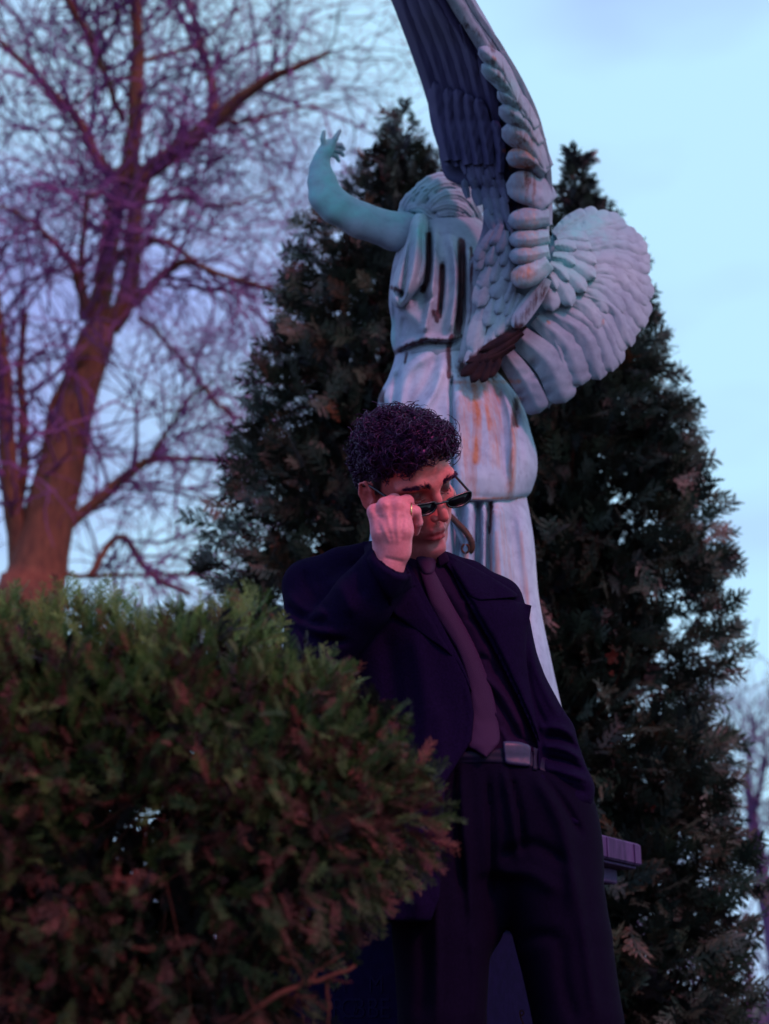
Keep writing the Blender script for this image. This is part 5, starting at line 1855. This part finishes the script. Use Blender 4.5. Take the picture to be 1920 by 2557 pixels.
s2 = np.cross(ax_, s1)
kk = 17
u = np.linspace(0, 1, kk)
NCL = 210
cc_ = Vk[r.integers(0, len(Vk), NCL)]
clid = np.argmin(((p0[:, None] - cc_[None]) ** 2).sum(-1), axis=1)
turn = r.uniform(1.0, 2.4, NCL)[clid] + r.normal(size=NR) * 0.12
ph = r.uniform(0, 6.28, NCL)[clid] + r.normal(size=NR) * 0.45
hr = r.uniform(0.0050, 0.0130, NCL)[clid] * r.uniform(0.8, 1.15, NR)
ln = r.uniform(0.008, 0.022, NR)
short = np.clip((p0[:, 2] + 0.01) / 0.09, 0.35, 1)
loose = (r.random(NR) < 0.26) & (p0[:, 2] > 0.08)
hr = np.minimum(hr * short * np.where(loose, 1.5, 1), 0.0145)
ln = ln * short * np.where(loose, 1.3, 1)
turn = np.where(loose, turn * 0.7, turn)
an = ph[:, None] + turn[:, None] * 2 * np.pi * u
rad = hr[:, None] * (0.5 + 0.5 * u)
paths = p0[:, None] + nn[:, None] * 0.002 + ax_[:, None] * (ln[:, None] * u)[..., None] + s1[:, None] * (np.cos(an) * rad)[..., None] + s2[:, None] * (np.sin(an) * rad)[..., None]
tk = r.uniform(0.0006, 0.0016, NR)
v, q = tubes(hw(paths), tk[:, None] * np.linspace(1.0, 0.55, kk)[None] * HS, 3)
part('ringlets', v, q, M['hair'], hair, True, stuff=True)

# ---- clothes
def hmap(F):
    z = F.front()
    m = np.isfinite(z)
    zz = np.where(m, z, 0.0)
    wgt = m.astype(float)
    for _ in range(60):                                          # spread the surface a little past its rim
        if m.all():
            break
        a, b = np.zeros_like(zz), np.zeros_like(zz)
        for ax in (0, 1):
            for sh in (1, -1):
                a += np.roll(zz * wgt, sh, ax)
                b += np.roll(wgt, sh, ax)
        new = (~m) & (b > 0)
        zz = np.where(new, a / np.maximum(b, 1), zz)
        m = m | new
        wgt = m.astype(float)
    for _ in range(2):
        zz = (zz + np.roll(zz, 1, 0) + np.roll(zz, -1, 0) + np.roll(zz, 1, 1) + np.roll(zz, -1, 1)) / 5

    def fn(x, y):
        u = np.clip((np.asarray(x) - F.lo[0]) / F.h, 0, F.n[0] - 1.001)
        v_ = np.clip((np.asarray(y) - F.lo[1]) / F.h, 0, F.n[1] - 1.001)
        i, j = u.astype(int), v_.astype(int)
        a, b = u - i, v_ - j
        return zz[i, j] * (1 - a) * (1 - b) + zz[i + 1, j] * a * (1 - b) + zz[i, j + 1] * (1 - a) * b + zz[i + 1, j + 1] * a * b
    return fn


def cloth(name, V, Q, mat, parent=man):
    return part(name, MN.w(V), Q, M[mat], parent)


# trousers
T = Field((900, 1862, -360), (1660, 3570, 260), 9.0)
T.column([(1872, 962, 1366, 76, 120), (1950, 955, 1436, 72, 134), (2050, 948, 1482, 66, 140), (2120, 946, 1490, 58, 138), (2180, 960, 1480, 50, 120)])
T.chain([(1086, 2040, 58), (1103, 2350, -20), (1104, 2560, -72), (1108, 3300, -190), (1110, 3585, -224)], [132, 122, 110, 96, 92], 40, inner=10)
T.chain([(1352, 2050, 58), (1408, 2350, -14), (1446, 2560, -62), (1500, 3300, -190), (1512, 3585, -224)], [132, 120, 112, 98, 94], 40, inner=10)
T.chain([(1222, 2090, 50), (1218, 2330, 10)], [110, 26], 60)
V, Q = from_field(T, 2)
V = strokes(V, Q, [([(1148, 1905), (1156, 2050), (1172, 2180), (1178, 2330)], 12, 13), ([(1136, 1910), (1140, 2080), (1152, 2240)], 9, -14), ([(1258, 1915), (1280, 2030), (1292, 2140)], 12, 14), ([(1270, 1920), (1298, 2040), (1306, 2130)], 8, -14),
                       ([(1330, 1925), (1385, 2020), (1420, 2130), (1430, 2300)], 18, 12), ([(1350, 1930), (1410, 2010), (1455, 2090)], 9, -10), ([(1085, 1930), (1090, 2250), (1090, 2557)], 8, 9), ([(1215, 1925), (1228, 2100), (1226, 2250)], 8, -12),
                       ([(1240, 2140), (1330, 2110), (1420, 2160)], 16, -9), ([(1240, 2190), (1320, 2180), (1400, 2230)], 18, 8), ([(1430, 2150), (1460, 2350), (1490, 2557)], 14, 8), ([(1400, 2330), (1410, 2460), (1440, 2557)], 16, -7),
                       ([(1180, 2330), (1190, 2440), (1180, 2557)], 16, 8), ([(1040, 2240), (1060, 2420), (1050, 2557)], 18, -8), ([(1250, 2380), (1330, 2340), (1400, 2340)], 18, -8)], 1.7)
cloth('trousers', V, Q, 'trouser')
tz_ = hmap(T)
# shirt
S = Field((850, 1385, -120), (1400, 1990, 240), 6.0)
S.column([(1388, 988, 1108, 98, 62), (1425, 945, 1150, 98, 86), (1470, 890, 1205, 98, 108), (1600, 872, 1272, 96, 126), (1750, 902, 1318, 88, 122), (1850, 935, 1350, 80, 120), (1890, 955, 1366, 76, 122), (1960, 962, 1400, 72, 116)])
V, Q = from_field(S, 1)
V = strokes(V, Q, [([(1110, 1450), (1180, 1560), (1240, 1680)], 16, 7), ([(1090, 1470), (1150, 1580), (1205, 1700)], 12, -6), ([(1200, 1680), (1260, 1740), (1310, 1830)], 12, 9), ([(1215, 1715), (1262, 1790), (1300, 1850)], 9, -9), ([(1225, 1760), (1260, 1830), (1270, 1868)], 9, 8),
                       ([(1260, 1850), (1310, 1862), (1350, 1880)], 8, 7), ([(1240, 1800), (1290, 1842), (1345, 1866)], 8, -7), ([(1190, 1640), (1220, 1650), (1250, 1690)], 9, -6), ([(1150, 1500), (1190, 1510), (1220, 1550)], 8, 5), ([(1160, 1540), (1200, 1560), (1230, 1600)], 8, -5)], 1.7)
shirt = cloth('shirt', V, Q, 'shirt')
sz_ = hmap(S)
V, q = patch([(1083, 1372), (1090, 1392), (1098, 1416)], [(1106, 1366), (1118, 1386), (1122, 1402)], lambda x, y: np.full(x.shape, 22.0) + (x - 1090) * 0.3, 7, 8, 10)
cloth('collar_leaf', V, q, 'shirt', shirt)
V, q = patch([(968, 1378), (985, 1400), (1010, 1440)], [(1010, 1372), (1040, 1398), (1056, 1424)], lambda x, y: np.full(x.shape, 24.0) - (x - 1030) * 0.2, 7, 8, 10)
cloth('collar_leaf', V, q, 'shirt', shirt)
# tie
def tie_z(x, y):
    return sz_(x, y) - 10 - 16 * np.clip((np.asarray(y) - 1800) / 60, 0, 1)


tie = part('tie', *[f(v) if i == 0 else v for i, (f, v) in enumerate(zip((MN.w, None), patch([(1048, 1426), (1076, 1512), (1108, 1566), (1142, 1622), (1164, 1684), (1174, 1736), (1174, 1794), (1166, 1857), (1188, 1875), (1212, 1891)], [(1084, 1424), (1131, 1512), (1162, 1566), (1190, 1622), (1213, 1680), (1231, 1734), (1242, 1790), (1248, 1842), (1238, 1866), (1215, 1892)], tie_z, 5, 14, 64, 5.0)))], M['tie'], man)
V, q = patch([(1032, 1386), (1042, 1408), (1056, 1436)], [(1084, 1380), (1088, 1404), (1084, 1432)], lambda x, y: np.minimum(sz_(x, y) - 6, 28), 12, 14, 14, 9.0)
part('knot', MN.w(V), q, M['tie'], tie)

# overcoat: one solid with its front opened, then collar, lapels and pockets
C_ = Field((680, 1345, -300), (1520, 2325, 290), 7.0)
C_.column([(1395, 930, 1130, 112, 80), (1420, 850, 1190, 106, 104), (1455, 770, 1240, 100, 124), (1510, 748, 1300, 98, 142), (1600, 765, 1322, 96, 152), (1700, 820, 1335, 90, 150), (1800, 850, 1366, 82, 150), (1900, 860, 1392, 66, 160), (2000, 850, 1420, 44, 182), (2100, 835, 1432, 24, 200), (2310, 800, 1436, -6, 222)])
C_.chain([(925, 1392, 115), (850, 1418, 108), (772, 1462, 98)], [42, 50, 62], 22, inner=12)
C_.chain([(1105, 1415, 115), (1170, 1450, 108), (1240, 1505, 102)], [40, 50, 62], 22, inner=12)
C_.chain([(1240, 1505, 102), (1286, 1680, 110), (1372, 1838, 102), (1418, 1975, 40), (1424, 2052, 14)], [62, 62, 62, 64, 50], 22, inner=16)
C_.chain([(772, 1465, 96), (792, 1640, -14), (905, 1500, -78), (1000, 1372, -138)], [64, 82, 76, 61], 26, inner=18)
X_, Y_, Z_ = C_.ax[0][:, None, None], C_.ax[1][None, :, None], C_.ax[2][None, None, :]
fd = np.array([185.0, -248.0, -124.0])
fd /= np.linalg.norm(fd)
cc = np.array([982.0, 1394.0, -126.0])
al = (X_ - cc[0]) * fd[0] + (Y_ - cc[1]) * fd[1] + (Z_ - cc[2]) * fd[2]
near = np.sqrt((X_ - cc[0]) ** 2 + (Y_ - cc[1]) ** 2 + (Z_ - cc[2]) ** 2) - 96
C_.put((slice(None),) * 3, np.maximum(-al, near), 4, 's')       # cuff cut square, then hollowed
C_.cone(cc - fd * 26, cc + fd * 60, 51, 53, 5, 's')
OPEN = np.array([(1022, 1340), (1006, 1395), (1030, 1440), (1080, 1530), (1130, 1620), (1168, 1700), (1184, 1780), (1178, 1850), (1146, 1900), (1112, 1955), (1104, 2100), (1098, 2240), (1060, 2340), (1640, 2340), (1640, 1965), (1378, 1952), (1362, 1910), (1340, 1850), (1292, 1742), (1222, 1602), (1152, 1482), (1108, 1392), (1104, 1340)], float)
ps = poly_sd(np.broadcast_to(X_[:, :, 0], C_.f.shape[:2]).astype(float), np.broadcast_to(Y_[:, :, 0], C_.f.shape[:2]).astype(float), OPEN)[:, :, None]
zl = np.interp(Y_, [1345, 1900, 2320], [110, 90, 90])
sleeve = np.interp(Y_, [1900, 1960, 2110], [1340, 1352, 1380])
arm_keep = (X_ > sleeve) & (Y_ < 2110)
sub_ = np.maximum(ps + 0 * Z_, Z_ - zl)
sub_ = np.where(arm_keep, 50.0, sub_)
C_.put((slice(None),) * 3, sub_, 5, 's')
V, Q = from_field(C_, 1)
V = strokes(V, Q, [([(712, 1480), (760, 1520), (830, 1530)], 10, 9), ([(708, 1505), (760, 1545), (820, 1560)], 9, -11), ([(712, 1535), (770, 1570), (840, 1580)], 10, 9), ([(760, 1420), (780, 1480), (830, 1540)], 9, -8), ([(800, 1420), (850, 1470), (880, 1540)], 16, 8),
                       ([(740, 1560), (800, 1600), (870, 1600)], 10, -9), ([(880, 1400), (900, 1440), (905, 1490)], 12, -7), ([(930, 1380), (985, 1410), (1026, 1444)], 5, -4), ([(918, 1396), (970, 1428), (1015, 1462)], 3.5, -4),
                       ([(1345, 1815), (1400, 1818), (1440, 1842)], 9, 11), ([(1350, 1840), (1405, 1846), (1448, 1872)], 8, -12), ([(1352, 1862), (1410, 1872), (1456, 1898)], 8, 11), ([(1352, 1890), (1410, 1902), (1462, 1926)], 8, -12), ([(1356, 1914), (1410, 1930), (1468, 1950)], 8, 10), ([(1360, 1945), (1410, 1962), (1470, 1980)], 8, -8),
                       ([(1325, 1600), (1345, 1690), (1392, 1790)], 9, 7), ([(1310, 1640), (1330, 1740), (1372, 1830)], 8, -8), ([(1330, 1760), (1350, 1850), (1356, 1940)], 8, -9), ([(1395, 1990), (1440, 2020), (1478, 2010)], 10, -8), ([(1390, 2020), (1430, 2050), (1470, 2050)], 8, 6),
                       ([(1030, 1560), (1060, 1720), (1070, 1900)], 24, 9), ([(960, 1560), (985, 1750), (980, 1950)], 26, -9), ([(1090, 1750), (1100, 1880), (1050, 2050)], 18, 8), ([(1000, 1980), (1040, 2150), (1040, 2300)], 24, 9), ([(930, 2000), (950, 2150), (940, 2300)], 22, -9), ([(1155, 1720), (1164, 1800), (1150, 1868)], 4, -3)], 1.7)
coat = cloth('overcoat', V, Q, 'wool')
cz_ = hmap(C_)


def coat_z(x, y):
    """coat surface where there is coat, carried over the opening on the shirt"""
    return np.minimum(cz_(x, y), sz_(x, y) - 10)


def lapel(name, L_, R_, thick, proud, bulge=4.0, zf=None):
    V, q = patch(L_, R_, zf or coat_z, thick, 18, 34, bulge, 0.5, proud)
    return cloth(name, V, q, 'wool', coat)


lapel('lapel', [(985, 1408), (972, 1470), (976, 1522), (1010, 1556), (1062, 1590), (1118, 1630), (1150, 1672), (1174, 1722)], [(1012, 1392), (1040, 1440), (1070, 1500), (1100, 1554), (1124, 1600), (1148, 1645), (1166, 1686), (1178, 1726)], 8, 4)
lapel('collar_fold', [(905, 1352), (916, 1400), (945, 1452), (974, 1500)], [(985, 1362), (1008, 1398), (1022, 1428), (1040, 1462)], 9, 12, 4, lambda x, y: np.minimum(coat_z(x, y), 0.5 * x * 0 + np.interp(x, [905, 985, 1040], [70, 40, 10])))
lapel('lapel', [(1148, 1462), (1178, 1522), (1220, 1598), (1262, 1678), (1306, 1772), (1340, 1852)], [(1327, 1512), (1320, 1560), (1314, 1612), (1318, 1680), (1334, 1776), (1348, 1856)], 8, 5)
lapel('collar_fold', [(1082, 1368), (1110, 1404), (1142, 1448), (1170, 1486), (1196, 1500)], [(1112, 1382), (1172, 1410), (1236, 1446), (1288, 1480), (1292, 1492)], 9, 12)
# belt with buckle
def belt_z(x, y):
    return np.minimum(tz_(x, np.maximum(y, 1890)), sz_(x, np.minimum(y, 1940))) - 3


V, q = patch([(1040, 1884), (1120, 1876), (1200, 1871), (1260, 1868), (1310, 1872), (1368, 1892)], [(1040, 1916), (1120, 1909), (1200, 1906), (1260, 1907), (1310, 1912), (1368, 1930)], belt_z, 6, 12, 40, 2.0)
belt = cloth('belt', V, q, 'leather')
V, q = patch([(1255, 1852), (1268, 1850), (1300, 1853), (1320, 1860), (1326, 1866)], [(1260, 1904), (1272, 1910), (1302, 1913), (1320, 1914), (1324, 1912)], belt_z, 8, 14, 18, 3.0, 0.6, 8)
cloth('buckle', V, q, 'buckle', belt)
V, q = patch([(1332, 1866), (1344, 1870)], [(1330, 1922), (1341, 1925)], belt_z, 5, 8, 6, 1.0, 0.6, 6)
cloth('belt_loop', V, q, 'leather', belt)
# ring on the bent finger
th = np.linspace(0, 2 * np.pi, 25)
rc = np.stack([1027 + 2.5 * np.cos(th) * 0, 1274 + 17.2 * np.sin(th), -168 + 17.2 * np.cos(th)], -1)
V, q = tubes(MN.w(rc)[None], 0.0013, 6)
part('finger_ring', V, q, M['gold'], man)
# shoes on the grass below the frame
for cx in (1110, 1512):
    Fs = Field((cx - 130, 3520, -560), (cx + 130, 3660, -80), 9)
    Fs.chain([(cx, 3590, -200), (cx, 3610, -330), (cx, 3622, -430)], [62, 60, 46], 10, sq=(1, 1.5, 1))
    V, Q = from_field(Fs, 1)
    part('shoe', MN.w(V), Q, M['leather'], man)

# ------------------------------------------------------------------ sunglasses, slid down the nose
GP = hw((0, 0.119, -0.004))
GN = HR @ np.array([0.0, 1.0, 0.10])


def on_glass(pts, off=0.0):
    o = []
    for x, y in pts:
        d = P(x, y, 1.0) - CAM
        t = ((GP + GN * off - CAM) @ GN) / (d @ GN)
        o.append(CAM + d * t)
    return np.array(o)


glasses = thing('sunglasses', 'black slim sunglasses slid low on the bowed man\'s nose', 'sunglasses', GP)


def closed(pts, n):
    p = np.array(pts, float)
    q = catmull(np.vstack([p[-1:], p, p[:2]]), n + int(2 * n / len(p)) + 20)
    u = np.linspace(0, 1, len(q))
    k = len(p)
    m = (u >= 1.0 / (k + 2)) & (u <= (k + 1.0) / (k + 2))
    return q[m]


LENS = [[(1020, 1272), (1038, 1262), (1062, 1258), (1084, 1254), (1089, 1264), (1081, 1278), (1062, 1286), (1038, 1288), (1022, 1284)],
        [(1117, 1250), (1135, 1240), (1156, 1232), (1172, 1228), (1176, 1234), (1171, 1250), (1156, 1261), (1135, 1267), (1119, 1263)]]
for ln_ in LENS:
    w = on_glass(closed(ln_, 40))
    lk = w - GN * 0.0015
    n = len(w)
    mid = w.mean(0) + GN * 0.0012
    Vl = np.vstack([w, lk, [mid, mid - GN * 0.003]])
    i = np.arange(n)
    j = (i + 1) % n
    f3 = [np.stack([i, j, np.full(n, 2 * n)], -1), np.stack([j + n, i + n, np.full(n, 2 * n + 1)], -1)]
    part('lens', Vl, [np.stack([i, i + n, j + n, j], -1)] + f3, M['lens'], glasses)
    ring = np.vstack([w, w[:2]])
    v, q = tubes(ring[None], 0.0021, 6)
    part('rim', v, q, M['frame'], glasses)
v, q = tubes(catmull(on_glass([(1085, 1258), (1094, 1256), (1106, 1253), (1118, 1252)]) + GN * np.array([[0], [0.003], [0.003], [0]]), 10)[None], 0.0023, 6)
part('bridge', v, q, M['frame'], glasses)
hinge_n, hinge_f = on_glass([(1018, 1276), (1176, 1230)])
for hg, s in ((hinge_n, 1), (hinge_f, -1)):
    ear = hw((s * 0.0835, 0.000, 0.034))
    hk = hw((s * 0.0835, -0.022, 0.026))
    pth = catmull([hg, hg * 0.97 + ear * 0.03 - GN * 0.004, hg * 0.5 + ear * 0.5, ear, hk], 20)
    for dz in (0,):
        v, q = tubes(pth[None], 0.0026, 6)
        part('temple', v, q, M['frame'], glasses)

# curled dry tendril in front of the pedestal
k = [(1318, 2600), (1308, 2560), (1302, 2545), (1298, 2532), (1300, 2524), (1306, 2525), (1307, 2532), (1302, 2536), (1298, 2531)]
kp = catmull(k, 30)
w = P(kp[:, 0], kp[:, 1], np.full(30, 2.60))
v, q = tubes(np.vstack([[[w[0][0] + 0.02, 2.6, 0.0]], w])[None], 0.0014, 5)
td = thing('dry_tendril', 'curled dry tendril standing between the man\'s legs and the pedestal', 'tendril', (w[0][0] + 0.02, 2.6, 0.0))
part('stem', v, q, M['deadwood'], td)
